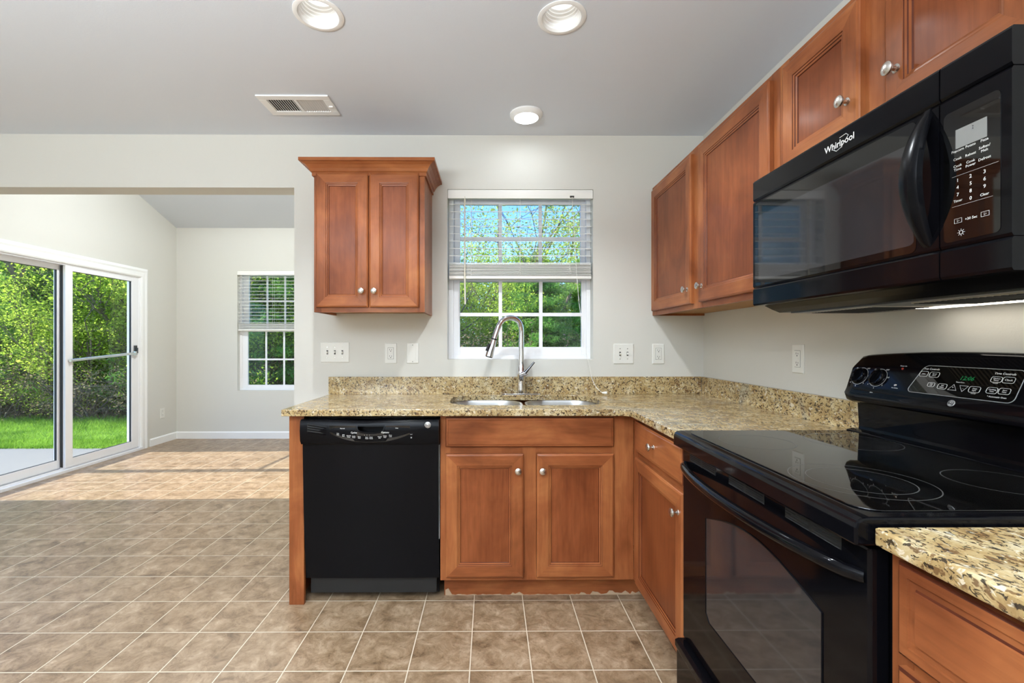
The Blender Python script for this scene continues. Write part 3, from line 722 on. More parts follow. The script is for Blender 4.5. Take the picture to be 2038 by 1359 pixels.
for y in kys:
    o_ = bgq(y, hk); kb = MB().lathe([(1.08, 0), (1.08, .1), (1.0, .16), (.96, .42), (.88, .5), (0, .51)], o_, nd, 28).build('knob', BLK, bgd)
    g_ = MB(); c_ = o_+nd*.46
    ga = sd*.95+uy*.25; gb = sd.cross(nd)*.22
    rows = []
    for q, wq, hq in ((-1, .4, .05), (-.6, .9, .42), (0, 1, .5), (.6, .9, .42), (1, .4, .05)):
        rows.append([c_+ga*q-gb*wq, c_+ga*q-gb*wq*.7+nd*hq, c_+ga*q+gb*wq*.7+nd*hq, c_+ga*q+gb*wq])
    g_.rings(rows, sm=False); g_.build('grip', BLK, kb)
    MB().rings([[o_+nd*.02+(uy*math.cos(t)+sd*math.sin(t))*rr_ for t in [2*math.pi*k/36 for k in range(36)]] for rr_ in (1.12, 1.19)], cap=False).build('dial_ring', PRINTG, kb, solid=False)
    le = MB()
    for k in range(7):
        t = math.radians(130+k*47); le.text('OFF' if k == 6 else ('HI', '8', '6', '4', '2', 'LO')[k], .24, o_+nd*.03+(uy*math.cos(t)+sd*math.sin(t))*1.38, uy, sd)
    le.build('lettering', PRINT, kb, solid=False)
# glass display
gy0, gy1 = bgp(2033, 770).y, bgp(1815, 755).y
hl, hh = (42.2-40.9)/.906, (45.15-40.9)/.906
gp_ = [(a_, b_) for a_, b_ in rrect(gy0, gy1, hl, hh, .55, 5)]
gp_ = [((a_-(b_-hl)/(hh-hl)*-.0)-(.9*(b_-hl)/(hh-hl) if a_ > (gy0+gy1)/2 else 0), b_) for a_, b_ in gp_]
mb = MB(); A = [mb.pt(bgq(y, h, .05)) for y, h in gp_]; B = [mb.pt(bgq(y, h, -.05)) for y, h in gp_]; n = len(A)
mb.face(A)
for k in range(n): mb.face((A[k], A[(k+1) % n], B[(k+1) % n], B[k]))
dsp = mb.build('display', BLKG, bgd)
mb = MB(); C1 = sum((bgq(y, h) for y, h in gp_), Vector())/n
pts = [bgq(y, h, .055) for y, h in gp_]; mb.tube(pts+[pts[0]], .035, 6); mb.build('display_rim', PRINTG, dsp)
le = MB()
def bt(s, px, py, size): le.text(s, size, bgp(px, py, .07), uy, sd)
def btn(px0, px1, py0, py1, s, size=.2):
    c0 = bgp((px0+px1)/2, (py0+py1)/2, .07); a_ = abs(bgp(px0, py0).y-bgp(px1, py0).y)/2; h_ = abs((bgp(px0, py0)-bgp(px0, py1)).dot(sd))/2
    P_ = [c0+uy*x+sd*y for x, y in rrect(-a_, a_, -h_, h_, min(a_, h_)*.6, 4)]; le.tube(P_+[P_[0]], .022, 4); le.text(s, size, c0, uy, sd)
z3 = lambda x, y: (1660+x/5.391, 690+y/5.391)
for (x0, x1, y0, y1, s) in ((925, 1015, 265, 320, 'Bake'), (1030, 1135, 275, 330, 'Speed\nBroil'), (1010, 1085, 385, 430, 'Clear\nOff'), (1115, 1215, 400, 455, 'Self\nClean'), (1450, 1575, 430, 495, 'Oven\nLight'), (1690, 1810, 325, 385, 'Kitchen\nTimer'), (1815, 1950, 330, 395, 'Clock'), (1640, 1760, 440, 505, 'Cooking\nTime'), (1770, 1900, 450, 515, 'Start\nTime')):
    a0 = z3(x0, y0); a1 = z3(x1, y1); btn(a0[0], a1[0], a0[1], a1[1], s, .27 if s == 'Clock' else .19)
bt('Oven Controls', *z3(1050, 242), .30); bt('Time Controls', *z3(1845, 295), .30)
bt('Timer/Oven', *z3(1360, 385), .17); bt('On/Off', *z3(1735, 395), .15); bt('On/Off', *z3(1497, 505), .15); bt('* Automatic Oven', *z3(1750, 545), .22)
for cx_, cy_, sg in ((1280, 440, 1), (1390, 450, -1)):
    c0 = bgp(*z3(cx_, cy_), .07); P_ = [c0+uy*x+sd*y*sg for x, y in ((-.42, -.28), (.42, -.28), (0, .34))]; le.tube(P_+[P_[0], P_[1]], .022, 4); le.text('+' if sg > 0 else '-', .28, c0, uy, sd)
le.build('lettering', PRINT, dsp, solid=False)
MB().text('12:06', .62, bgp(*z3(1430, 345), .07), uy, sd, shear=.2).build('clock_digits', GREEN, dsp, solid=False)
le = MB(); le.text('Power On', .20, bgp(*z3(750, 208), .02), uy, sd); le.text('Hot Surface', .17, bgp(*z3(650, 442), .02), uy, sd)
le.text('BROIL', .15, bgp(*z3(400, 490), .02), uy, sd); le.build('lettering', PRINT, bgd, solid=False)
MB().lathe([(.14, 0), (.12, .05), (0, .06)], bgp(*z3(737, 236)), nd, 12).build('pilot_light', RED, bgd)
MB().lathe([(.16, 0), (.13, .05), (0, .06)], bgp(*z3(657, 412)), nd, 12).build('pilot_light', NICKEL, bgd)
badge(bgp(*z3(1258, 607), -.02), nd, uy, sd, .36, bgd)
# oven door with arched window, vents and bowed handle
dz0, dz1, dx = 9.3, 34.0, 25.2
dr = MB().box(dx, 26.65, Y0+.35, Y1-.15, dz0, dz1).build('oven_door', BLK, r, bevel=.2)
wy0, wy1 = 34.4, 53.0
arc = [(wy0+(wy1-wy0)*k/24, 27.2+1.9*math.sin(math.pi*k/24)) for k in range(25)]
wp = [(wy0, 16.2), (wy0+.8, 15.4), (wy1-.8, 15.4), (wy1, 16.2)]
poly = wp+arc[::-1]
mb = MB(); A = [mb.pt((dx-.03, y, z)) for y, z in poly]; mb.face(A); mb.build('oven_window', WINDK, dr, solid=False)
mb = MB(); P_ = [Vector((dx-.03, y, z)) for y, z in poly]; mb.tube(P_+[P_[0]], .07, 6); mb.build('window_border', BLKS, dr)
LOUV = simple('louver_black', (.05, .05, .05), .2)
for ya, yb in ((50.9, 57.2), (41.8, 47.8), (32.6, 38.6)):
    ve = MB(); ym = (ya+yb)/2
    for k in range(6):
        z = 32.85+k*.22
        for p, q in ((ya, ym-.2), (ym+.2, yb)): ve.prism([(dx-.12, z), (dx-.02, z+.02), (dx+.05, z+.09), (dx+.05, z-.02)], p, q, 'y')
    ve.build('vent_louver', LOUV, dr)
for ya, yb in ((50.9, 57.2), (41.8, 47.8), (32.6, 38.6)): MB().box(dx-.035, dx+.01, ya-.1, yb+.1, 32.8, 34.0-.05).build('vent_recess', BLKM, dr)
pts = []; rad = []
for k in range(33):
    t = k/32; y = Y0+.9+(Y1-Y0-1.6)*t; bow = math.sin(math.pi*t)**.55
    pts.append(Vector((dx+.2-2.3*bow, y, 31.9-.05*bow))); rad.append(.50+.05*bow)
MB().tube(pts, rad, 14).build('door_handle', BLK, dr)
MB().prism([(24.4, 1.6), (24.4, 7.6), (24.15, 8.2), (24.15, 8.9), (24.6, 9.1), (26.65, 9.1), (26.65, 1.6)], Y0+.2, Y1-.1, 'y').build('storage_drawer', BLK, r, bevel=.1)
dwr = [o for o in r.children if o.name.startswith('storage_drawer')][0]
MB().prism([(Y0+5, 5.2), (Y0+7, 6.6), (Y1-7, 6.6), (Y1-5, 5.2), (Y1-7, 5.0), (Y0+7, 5.0)], 24.30, 24.42, 'x').build('pull_recess', BLKM, dwr)

# ================================================================== MICROWAVE
MX = 34.5; MZ0, MZ1 = 52.5, 68.75; MY0, MY1 = 29.9, 59.55; SPL = 34.75
r = thing('microwave', (42, 44.7, 51.5), 'black over-the-range microwave mounted under the short wall cabinet', 'microwave')
MB().prism([(MX+1.4, MZ0), (MX+1.4, MZ1), (RX-.1, MZ1), (RX-.1, 51.6), (MX+3.4, 51.6), (MX+2.4, 52.0)], MY0+.05, MY1-.05, 'y').build('body', BLKS, r, bevel=.08)
MB().box(MX+4, RX-1.5, MY0+1.5, MY1-1.5, 51.45, 51.6).build('bottom_plate', simple('vent_plate', (.06, .06, .06), .3, .6), r)
for y_ in (33.0, 46.5):
    g_ = MB(); g_.box(MX+5, MX+11, y_, y_+9.5, 51.35, 51.46)
    fo = g_.build('grease_filter', FILTER, r)
    h_ = MB()
    for k in range(18): h_.box(MX+5.1, MX+10.9, y_+.3+k*.52, y_+.5+k*.52, 51.30, 51.36)
    h_.build('filter_rib', BLKM, fo)
MB().box(MX+12, MX+14, 39.5, 49.5, 51.38, 51.46).build('work_light', simple('work_light_lens', (1, 1, 1), .4, emit=(1, .93, .82), es=5), r)
def mfront(y0, y1, z0, z1, bulge=.35, n=8, mat=BLK, name='panel', parent=None, bev=.1):
    mb = MB(); rows = []
    for k in range(n+1):
        y = y0+(y1-y0)*k/n; rows.append([(MX+1.4, y, z0), (MX+.12, y, z0), (MX, y, z0+.2), (MX, y, z1-.2), (MX+.12, y, z1), (MX+1.4, y, z1)])
    mb.rings(rows, sm=False); return mb.build(name, mat, parent or r)
mfront(MY0, SPL-.06, 66.12, MZ1, name='top_band'); tb = mfront(SPL+.06, MY1, 66.12, MZ1, name='top_band')
mfront(MY0, SPL-.06, MZ0, 54.75, name='bottom_band'); mfront(SPL+.06, MY1, MZ0, 54.75, name='bottom_band')
cpn = mfront(MY0, SPL-.06, 54.80, 66.05, name='control_panel')
md = mfront(SPL+.06, MY1, 54.80, 66.05, name='door')
def onm(px, py, out=.0): p = onX(px, py, MX); return p+Vector((-out, 0, 0))
ex2 = Vector((0, -1, 0))
# door glass and screened window
MB().prism(rrect(SPL+1.9, MY1-.5, 55.0, 65.7, .5, 4), MX-.03, MX+.05, 'x').build('door_glass', BLKG, md)
MB().prism(rrect(SPL+2.1, MY1-1.3, 55.65, 64.0, .35, 4), MX-.045, MX-.02, 'x').build('door_window', WINDK, md)
rows = []; 
for k in range(29):
    t = k/28; z = 55.1+(66.1-55.1)*t; s_ = math.sin(math.pi*t); o1 = MX+.05-1.75*s_**.85; o2 = o1+.35+.25*s_ if 0 < k < 28 else MX+.1
    yw = .28+.50*s_**.7; yc_ = 35.75
    rows.append([(o1+.12, yc_-yw, z), (o1, yc_-yw*.8, z), (o1, yc_+yw*.8, z), (o1+.12, yc_+yw, z), (o2, yc_+yw, z), (o2, yc_-yw, z)])
MB().rings(rows).build('handle', BLKS, md, smooth=40)
le = MB()
p = onm(1670, 284, .02); le.text('Whirlpool', .92, (MX-.02, p.y, 67.35), ex2, ez, shear=0)
lt_ = le.build('lettering', PRINT, tb, solid=False)
MB().tube([Vector((MX-.03, p.y+a_, 67.35+b_)) for a_, b_ in ((-.1, .55), (-.9, .62), (-1.2, .35), (-.3, -.45), (.3, -.6), (.7, -.35))], .03, 5).build('swoosh', PRINT, tb)
# key panel: glass, display, legends
MB().prism(rrect(30.55, SPL-.35, 55.2, 64.9, .35, 4), MX-.03, MX+.02, 'x').build('key_glass', BLKG, cpn)
z2 = lambda x, y: (1850+x/4.245, 180+y/4.245)
dA = onm(*z2(225, 350)); dB = onm(*z2(490, 240)); 
MB().prism([(dA.y, 62.0), (dB.y, 62.0), (dB.y, 63.4), (dA.y, 63.4)], MX-.05, MX-.02, 'x').build('display', LCD, cpn)
le = MB(); 
def mt(s, x, y, size): p_ = onm(*z2(x, y), .05); le.text(s, size, p_, ex2, ez)
for s, x, y in (('Popcorn', 243, 508), ('Potato', 352, 462), ('Pizza', 470, 415), ('Cook', 241, 578), ('Reheat', 352, 537), ('Soften/\nMelt', 470, 488), ('Cook\nTime', 242, 652), ('Cook\nPower', 352, 613), ('Defrost', 470, 572), ('Timer', 245, 932), ('Clear', 470, 876), ('+30 Sec', 356, 1075)): mt(s, x, y, .26)
for s, x, y in (('3', 471, 684), ('2', 352, 723), ('1', 243, 760), ('6', 471, 746), ('5', 353, 785), ('4', 243, 820), ('9', 471, 808), ('8', 353, 847), ('7', 244, 880), ('0', 353, 909)): mt(s, x, y, .36)
for x, y in ((246, 1100), (475, 1040)):
    c0 = onm(*z2(x, y), .05); P_ = [c0+ex2*a_+ez*b_ for a_, b_ in ((-.26, -.16), (.26, -.16), (.26, .16), (-.26, .16))]; le.tube(P_+[P_[0]], .014, 4)
    P_ = [c0+ex2*a_+ez*b_ for a_, b_ in ((-.06, -.08), (-.06, .08), (.1, 0))]; le.tube(P_+[P_[0]], .012, 4)
c0 = onm(*z2(272, 1198), .05); P_ = [c0+(ex2*math.cos(t)+ez*math.sin(t))*.13 for t in [2*math.pi*k/12 for k in range(13)]]; le.tube(P_, .016, 4)
for k in range(8):
    t = math.pi/4*k; le.tube([c0+(ex2*math.cos(t)+ez*math.sin(t))*.18, c0+(ex2*math.cos(t)+ez*math.sin(t))*.26], .014, 4)
for (xa_, ya_, xb_, yb_) in ((195, 738, 590, 610), (195, 990, 540, 895)):
    pa, pb = onm(*z2(xa_, ya_), .045), onm(*z2(xb_, yb_), .045); pb.z = pa.z; le.tube([pa, pb], .010, 4)
mt(':', 372, 303, .5)
le.build('lettering', PRINT, cpn, solid=False)

# ================================================================== WALL PLATES
def wplate(name, px, py, gangs, label, cat, kindp, right=False, group=None, X=None):
    hw = {1: 1.4, 2: 2.35, 3: 3.35}[gangs]
    if right == 'R': c = onX(px, py, RX); ax, nn = Vector((0, -1, 0)), Vector((-1, 0, 0))
    elif right == 'L': c = onX(px, py, LX); ax, nn = Vector((0, 1, 0)), Vector((1, 0, 0))
    else: c = onY(px, py, BY); ax, nn = Vector((1, 0, 0)), Vector((0, -1, 0))
    Tp = lambda p: c+ax*p[0]+nn*p[1]+Vector((0, 0, 1))*p[2]
    r_ = thing(name, c, label, cat, group); hh_ = 2.35
    mb = MB(Tp); o = [mb.pt((x, y_, z)) for y_, e in ((0, 0), (.12, 0), (.2, .12)) for x, z in ((-hw+e, -hh_+e), (hw-e, -hh_+e), (hw-e, hh_-e), (-hw+e, hh_-e))]
    for l in range(2):
        for k in range(4): mb.face((o[l*4+k], o[l*4+(k+1) % 4], o[l*4+4+(k+1) % 4], o[l*4+4+k]))
    mb.face(o[8:]); mb.face(o[:4][::-1]); mb.build('plate', PLATE, r_)
    if kindp == 'switch':
        for g in range(gangs):
            cx_ = (g-(gangs-1)/2)*1.75
            MB(Tp).box(cx_-.2, cx_+.2, .19, .215, -.47, .47).build('slot', HOLE, r_)
            MB(Tp).prism([(.2, -.2), (.2, .3), (.52, .34), (.58, .12)], cx_-.15, cx_+.15, 'x').build('toggle', PLATE, r_) if False else None
            t_ = MB(Tp); rows_ = [[(cx_-.15, .2, -.32), (cx_+.15, .2, -.32), (cx_+.15, .2, .22), (cx_-.15, .2, .22)], [(cx_-.12, .6, -.08), (cx_+.12, .6, -.08), (cx_+.12, .58, .16), (cx_-.12, .58, .16)]] if g % 2 == 0 else [[(cx_-.15, .2, -.22), (cx_+.15, .2, -.22), (cx_+.15, .2, .32), (cx_-.15, .2, .32)], [(cx_-.12, .58, -.16), (cx_+.12, .58, -.16), (cx_+.12, .6, .08), (cx_-.12, .6, .08)]]
            t_.rings(rows_, sm=False); t_.build('toggle', PLATE, r_)
            for z in (-1.2, 1.2): MB(Tp).lathe([(.1, .19), (.1, .225)], (cx_, 0, z), (0, 1, 0), 10).build('screw', NICKEL, r_)
    elif kindp == 'outlet':
        mb = MB(Tp); mb.box(-.66, .66, .18, .27, -1.32, 1.32); rc = mb.build('receptacle', PLATE, r_, bevel=.05)
        mb = MB(Tp); mb.box(-.70, .70, .195, .205, -1.36, 1.36); mb.build('gap_line', HOLE, r_)
        s_ = MB(Tp)
        for z in (-.75, .75):
            s_.box(-.27, -.19, .265, .285, z-.02, z+.28); s_.box(.19, .27, .265, .285, z-.02, z+.22)
            s_.box(-.09, .09, .265, .285, z-.33, z-.15)
        s_.build('slot', HOLE, rc)
        b_ = MB(Tp); b_.box(-.28, .28, .265, .30, -.13, -.02).box(-.28, .28, .265, .30, .04, .15); b_.build('test_button', PLATE, rc)
    else:
        MB(Tp).box(-.75, .75, .19, .24, -1.7, 1.7).build('blank_insert', PLATE, r_, bevel=.05)
        for z in (-1.95, 1.95): MB(Tp).lathe([(.09, .19), (.09, .225)], (0, 0, z), (0, 1, 0), 10).build('screw', HOLE, r_)
    return r_
wplate('light_switch', 667, 701, 3, 'white triple toggle switch plate under the small wall cabinet', 'switch', 'switch')
wplate('wall_outlet', 778, 703, 1, 'white outlet between the triple switch and the blank plate', 'outlet', 'outlet')
wplate('blank_plate', 821.5, 703, 1, 'painted blank wall plate between an outlet and the sink window', 'wall plate', 'blank')
wplate('light_switch', 1241, 704, 2, 'white double toggle switch plate between the sink window and the corner', 'switch', 'switch')
wplate('wall_outlet', 1310, 704, 1, 'white outlet on the back wall nearest the corner', 'outlet', 'outlet')
wplate('wall_outlet', 1589.5, 714, 1, 'white outlet on the range wall, between the corner and the range', 'outlet', 'outlet', 'R')
wplate('wall_outlet', 323, 822, 1, 'low white outlet in the sunroom beside the sliding door', 'outlet', 'outlet', 'L')

# ================================================================== BLINDS
def blind(x0, x1, ztop_, zstack, yb, label, pitch=1.74, wand=True, tilt=14):
    r_ = thing('window_blind', ((x0+x1)/2, yb, ztop_), label, 'blind')
    MB().box(x0, x1, yb-1.1, yb+1.1, ztop_-1.7, ztop_).build('headrail', BLIND, r_, bevel=.06)
    MB().box(x0-.0, x1+.0, yb-1.25, yb-1.12, ztop_-2.1, ztop_-.15).build('valance', BLIND, r_, bevel=.05)
    z = ztop_-3.2; ns = 0
    al = math.radians(tilt)
    first = None
    while z > zstack+2.6:
        mb = MB(); rows_ = []
        for sx in (x0+.3, x1-.3):
            rows_.append([(sx, yb+q*math.cos(al), z+q*math.sin(al)+.07*(1-q*q)+h) for q, h in ((-.98, 0), (0, 0), (.98, 0), (.98, .09), (0, .09), (-.98, .09))])
        mb.rings(rows_, sm=False); mb.build('slat', BLIND, r_); z -= pitch
    st_ = MB()
    zz = zstack+.85; k = 0
    while zz < zstack+3.6:
        dy = .06*math.sin(k*2.3); dz_ = .05*math.sin(k*1.7)
        st_.rings([[(sx, yb+q+dy, zz+.08*(1-q*q)+h+(dz_ if sx < 0 else -dz_)) for q, h in ((-.98, 0), (0, 0), (.98, 0), (.98, .10), (0, .10), (-.98, .10))] for sx in (x0+.3+.05*(k % 2), x1-.3-.06*(k % 3))], sm=False)
        zz += .23; k += 1
    st_.build('slat_stack', BLIND, r_)
    MB().box(x0+.25, x1-.25, yb-1.0, yb+1.0, zstack, zstack+.7).build('bottom_rail', BLIND, r_, bevel=.12)
    for q in (.16, .5, .84):
        ld = MB(); xx = x0+(x1-x0)*q
        for yy in (-1.02, 1.02): ld.tube([(xx, yb+yy, ztop_-1.7), (xx, yb+yy, zstack+.3)], .035, 5)
        if q > .2:
            pts_ = [(xx+random.uniform(-.7, .7), yb-1.1-random.uniform(0, .25), zstack+1.6+random.uniform(-.9, .9)) for _ in range(9)]
            ld.tube(smooth([Vector(p_) for p_ in pts_], 4), .03, 5)
        ld.build('ladder_cord', BLIND, r_)
    if wand:
        wx = x0+4.0
        MB().tube([(wx, yb-1.4, ztop_-2.4), (wx, yb-1.45, zstack-.0), (wx+.1, yb-1.5, ztop_-27)], .19, 8).tube([(wx, yb-1.2, ztop_-1.6), (wx, yb-1.4, ztop_-2.4)], .09, 6).build('tilt_wand', simple('wand_plastic', s2l((214, 208, 190)), .3), r_)
        MB().box(x1-5.4, x1-4.4, yb-1.32, yb-1.24, ztop_-1.9, ztop_-1.45).build('cord_lock', HOLE, r_)
        c = [(x1-4.9, yb-1.4, ztop_-1.8), (x1-4.2, yb-1.5, 70), (x1-3.7, yb-1.5, 62), (x1-3.0, yb-1.8, 54), (x1-1.9, yb-2.4, 46), (x1-1.1, yb-2.6, 42.5), (x1-.6, yb-2.8, 39.6), (x1+.3, yb-3.4, 37.4), (x1+1.5, yb-4.2, 36.2)]
        c = [Vector(p_) for p_ in c]; cs_ = smooth(c, 14); mb = MB()
        for ph in (0, math.pi):
            mb.tube([p_+Vector((math.cos(k*.9+ph), math.sin(k*.9+ph), 0))*(.10 if 45 < k < 95 else .04) for k, p_ in enumerate(cs_)], .035, 5)
        mb.build('pull_cord', BLIND, r_)
        MB().lathe([(.1, 0), (.22, .2), (.34, .8), (.36, 1.2), (.1, 1.3)], cs_[-1]-Vector((.1, 0, -.0)), (.9, -.4, 0), 12).build('tassel', BLIND, r_)
    return r_
blind(WX0+.1, WX1-.1, WZ1-.05, 62.7, BY+1.2, 'white raised blind over the top of the sink window')
blind(S0+.1, S1-.1, SZ1-.05, 53.6, FAR+1.1, 'white half-raised blind on the sunroom window', wand=False, tilt=5.5)

# ================================================================== CEILING FITTINGS
def can_light(x, y, label, group=None, gain=1.0):
    r_ = thing('recessed_light', (x, y, CH), label, 'ceiling light', group)
    MB().lathe([(2.95, -.02), (3.62, -.02), (3.62, -.12), (3.3, -.22), (2.95, -.2), (2.85, .05)], (x, y, CH), (0, 0, 1), 48, cap=False).build('trim_ring', TRIMW, r_, solid=False)
    pr = []
    for k in range(13):
        q = k/12; pr.append((2.9-.75*q-(.13 if k % 2 else 0), -.15+3.0*q))
    MB().lathe(pr, (x, y, CH), (0, 0, 1), 48, cap=False).build('baffle', TRIMW, r_, solid=False)
    sp_ = bpy.data.lights.new('can_spot', 'SPOT'); sp_.energy = SPOT*gain; sp_.spot_size = math.radians(128); sp_.spot_blend = .5; sp_.shadow_soft_size = .02; sp_.color = (.88, .95, 1)
    so_ = bpy.data.objects.new('can_spot', sp_); COL.objects.link(so_); so_.parent = r_; so_.location = (0, 0, -.35*U)
    MB().lathe([(0, 2.7), (2.2, 2.7), (2.2, 2.85), (0, 2.85)], (x, y, CH), (0, 0, 1), 32, cap=False).build('lens', LENS, r_)
    return r_
ce = bpy.data.objects['ceiling']
holes = []
for px, py, lb in ((634, 28, 'recessed can light nearest the ceiling vent'), (1118, 35, 'recessed can light nearest the tall wall cabinets')):
    p = onZ(px, py, CH); holes.append((p.x, p.y, lb))
holes += [(-25, 5, 'added unseen can light behind the camera, over the kitchen aisle'), (-105, 30, 'added unseen can light over the dining side'), (-105, -70, 'added unseen can light at the rear left of the room'), (-25, -80, 'added unseen can light at the rear right of the room'), (22, -15, 'added unseen can light by the right wall behind the camera')]  # extra cans out of view, added to brighten the room
for x, y, lb in holes:
    cut(ce, MB().lathe([(3.0, -1), (3.0, 3.2)], (x, y, CH), (0, 0, 1), 32)); can_light(x, y, lb, gain=1.15 if y > 50 else (.95 if (x > -50 and y > -30) else .4))
p = onZ(1047.5, 227, CH)
r = thing('flush_ceiling_light', (p.x, p.y, CH), 'small round flush ceiling light above the sink window', 'ceiling light')
MB().lathe([(3.5, 0), (3.5, -.25), (3.1, -.7), (2.55, -.95), (2.5, -.8)], (p.x, p.y, CH), (0, 0, 1), 48, cap=False).build('trim_ring', TRIMW, r, solid=False)
MB().lathe([(0, -.92), (1.6, -.9), (2.5, -.8), (2.5, -.7), (0, -.7)], (p.x, p.y, CH), (0, 0, 1), 40, cap=False).build('lens', LENSF, r)
# round lamp added out of view on the sloped ceiling to brighten the sunroom
sxl, syl = -100.0, 160.0; szl = ztop(syl)
r = thing('added_sunroom_lamp', (sxl, syl, szl), 'added unseen round lamp on the sloped sunroom ceiling, above the wide opening', 'ceiling light')
MB().lathe([(7, .5), (7, -1.5), (6.5, -2.5)], (sxl, syl, szl), (0, 0, 1), 40, cap=True).build('lamp_base', TRIMW, r)
MB().lathe([(6.4, -2.5), (6, -3.6), (4, -4.6), (0, -5)], (sxl, syl, szl), (0, 0, 1), 40, cap=False).build('lamp_bowl', simple('bowl_glow', (1, 1, 1), .5, emit=(.90, .96, 1), es=190), r)
# ceiling vent
v0 = onZ(507, 188, CH); v1 = onZ(672, 227, CH); vx0, vx1 = v0.x, onZ(652, 188, CH).x; vy0, vy1 = v0.y, v1.y
r = thing('ceiling_vent', ((vx0+vx1)/2, (vy0+vy1)/2, CH), 'white rectangular air vent in the ceiling', 'vent')
m_ = MB(); e = 1.5
m_.box(vx0, vx1, vy0, vy0+e, CH-.3, CH).box(vx0, vx1, vy1-e, vy1, CH-.3, CH).box(vx0, vx0+e, vy0+e, vy1-e, CH-.3, CH).box(vx1-e, vx1, vy0+e, vy1-e, CH-.3, CH)
xm = (vx0+vx1)/2; m_.box(xm-.35, xm+.35, vy0+e, vy1-e, CH-.28, CH); m_.build('vent_frame', TRIMW, r, bevel=.08)
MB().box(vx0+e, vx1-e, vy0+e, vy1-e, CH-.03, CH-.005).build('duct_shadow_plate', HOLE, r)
for a_, b_, sg in ((vx0+e, xm-.35, 1), (xm+.35, vx1-e, -1)):
    n = 11
    for k in range(n):
        x = a_+(b_-a_)*(k+.5)/n
        mb = MB(); mb.prism([(x-.20*sg, CH-.05), (x-.16*sg, CH-.05), (x+.14*sg, CH-.26), (x+.10*sg, CH-.26)], vy0+e, vy1-e, 'y'); mb.build('louver', TRIMW, r)
MB().box(vx1-1.1, vx1-.3, (vy0+vy1)/2-.1, (vy0+vy1)/2+.1, CH-.55, CH-.28).build('damper_lever', TRIMW, r)

# ================================================================== OUTDOORS
GZ = -6.0
struct('patio', MB().box(-420, LX-5.3, 60, 232, GZ-4, GZ), CONC)
mb = MB(); nx, ny = 90, 60
G = [[mb.pt((-1500+i*2300/nx, -300+j*1900/ny, GZ-1.0+(noise.noise(Vector((i*.3, j*.3, 0)))*2 if j*1900/ny-300 > 250 else 0)-(0 if not (-170 < -1500+i*2300/nx < 70 and -300+j*1900/ny < 240) else 3))) for j in range(ny+1)] for i in range(nx+1)]
for i in range(nx):
    for j in range(ny): mb.face((G[i][j], G[i+1][j], G[i+1][j+1], G[i][j+1]), 0, True)
o = mb.build('lawn', LAWN, solid=False); o['kind'] = 'structure'
rnd = random.Random(3)
def blades(n, xr, yr, hmin, hmax, w_, gz, name, mat, label, cat, lean=.5):
    mb = MB()
    for _ in range(n):
        x = rnd.uniform(*xr); y = yr[0]+(yr[1]-yr[0])*rnd.random()**1.3; h = rnd.uniform(hmin, hmax); a_ = rnd.uniform(0, 6.28); dx_, dy_ = math.cos(a_)*w_, math.sin(a_)*w_
        lx, ly = rnd.uniform(-lean, lean)*h, rnd.uniform(-lean, lean)*h
        i = len(mb.v); mb.v += [Vector((x-dx_, y-dy_, gz)), Vector((x+dx_, y+dy_, gz)), Vector((x+lx+dx_*.3, y+ly+dy_*.3, gz+h))]
        mb.face((i, i+1, i+2))
    o = mb.build(name, mat, solid=False); tag(o, label, cat, kind='stuff'); return o
blades(60000, (-430, -140), (232, 335), 1.0, 3.4, .30, GZ-1.2, 'grass', GRASSM, 'bright green grass beyond the concrete patio', 'grass', 1.0)
blades(9000, (-900, 300), (322, 420), 2, 11, .5, GZ-1.5, 'undergrowth', LITTER, 'brown dry undergrowth along the edge of the trees', 'undergrowth', 1.6)

def leaves(mb, c, rad, n, size, shape=(1, 1, 1), aspect=2.0, droop=0):
    for _ in range(n):
        while True:
            p = Vector((rnd.uniform(-1, 1), rnd.uniform(-1, 1), rnd.uniform(-1, 1)))
            if .15 < p.length < 1: break
        p = Vector((p.x*rad*shape[0], p.y*rad*shape[1], p.z*rad*shape[2]))+c
        a_ = Vector((rnd.gauss(0, 1), rnd.gauss(0, 1), rnd.gauss(0, .6)-droop)).normalized()
        b_ = a_.cross(Vector((rnd.gauss(0, 1), rnd.gauss(0, 1), rnd.gauss(0, 1)))).normalized()
        s_ = size*rnd.uniform(.6, 1.4); i = len(mb.v)
        mb.v += [p-a_*s_*.5, p+b_*s_/aspect*.5, p+a_*s_*.5, p-b_*s_/aspect*.5]; mb.face((i, i+1, i+2, i+3))
def limb(mb, p, d, ln, rad, depth, tips, spread=.55, up=.12):
    pts = [p.copy()]; q = p.copy(); dd_ = d.normalized()
    for k in range(4):
        dd_ = (dd_+Vector((rnd.gauss(0, .14), rnd.gauss(0, .14), rnd.gauss(0, .1)+up*.3))).normalized(); q = q+dd_*ln/4; pts.append(q.copy())
    mb.tube(pts, [rad*(1-.5*k/4) for k in range(5)], 6 if depth > 1 else 4)
    if depth == 0: tips.append(q); return
    for _ in range(3 if depth > 1 else 4):
        k = rnd.randint(1, 4); nd_ = (dd_+Vector((rnd.gauss(0, spread), rnd.gauss(0, spread), rnd.gauss(0, spread*.7)+up))).normalized()
        limb(mb, pts[k], nd_, ln*rnd.uniform(.5, .75), rad*.5, depth-1, tips, spread, up)
    tips.append(q)
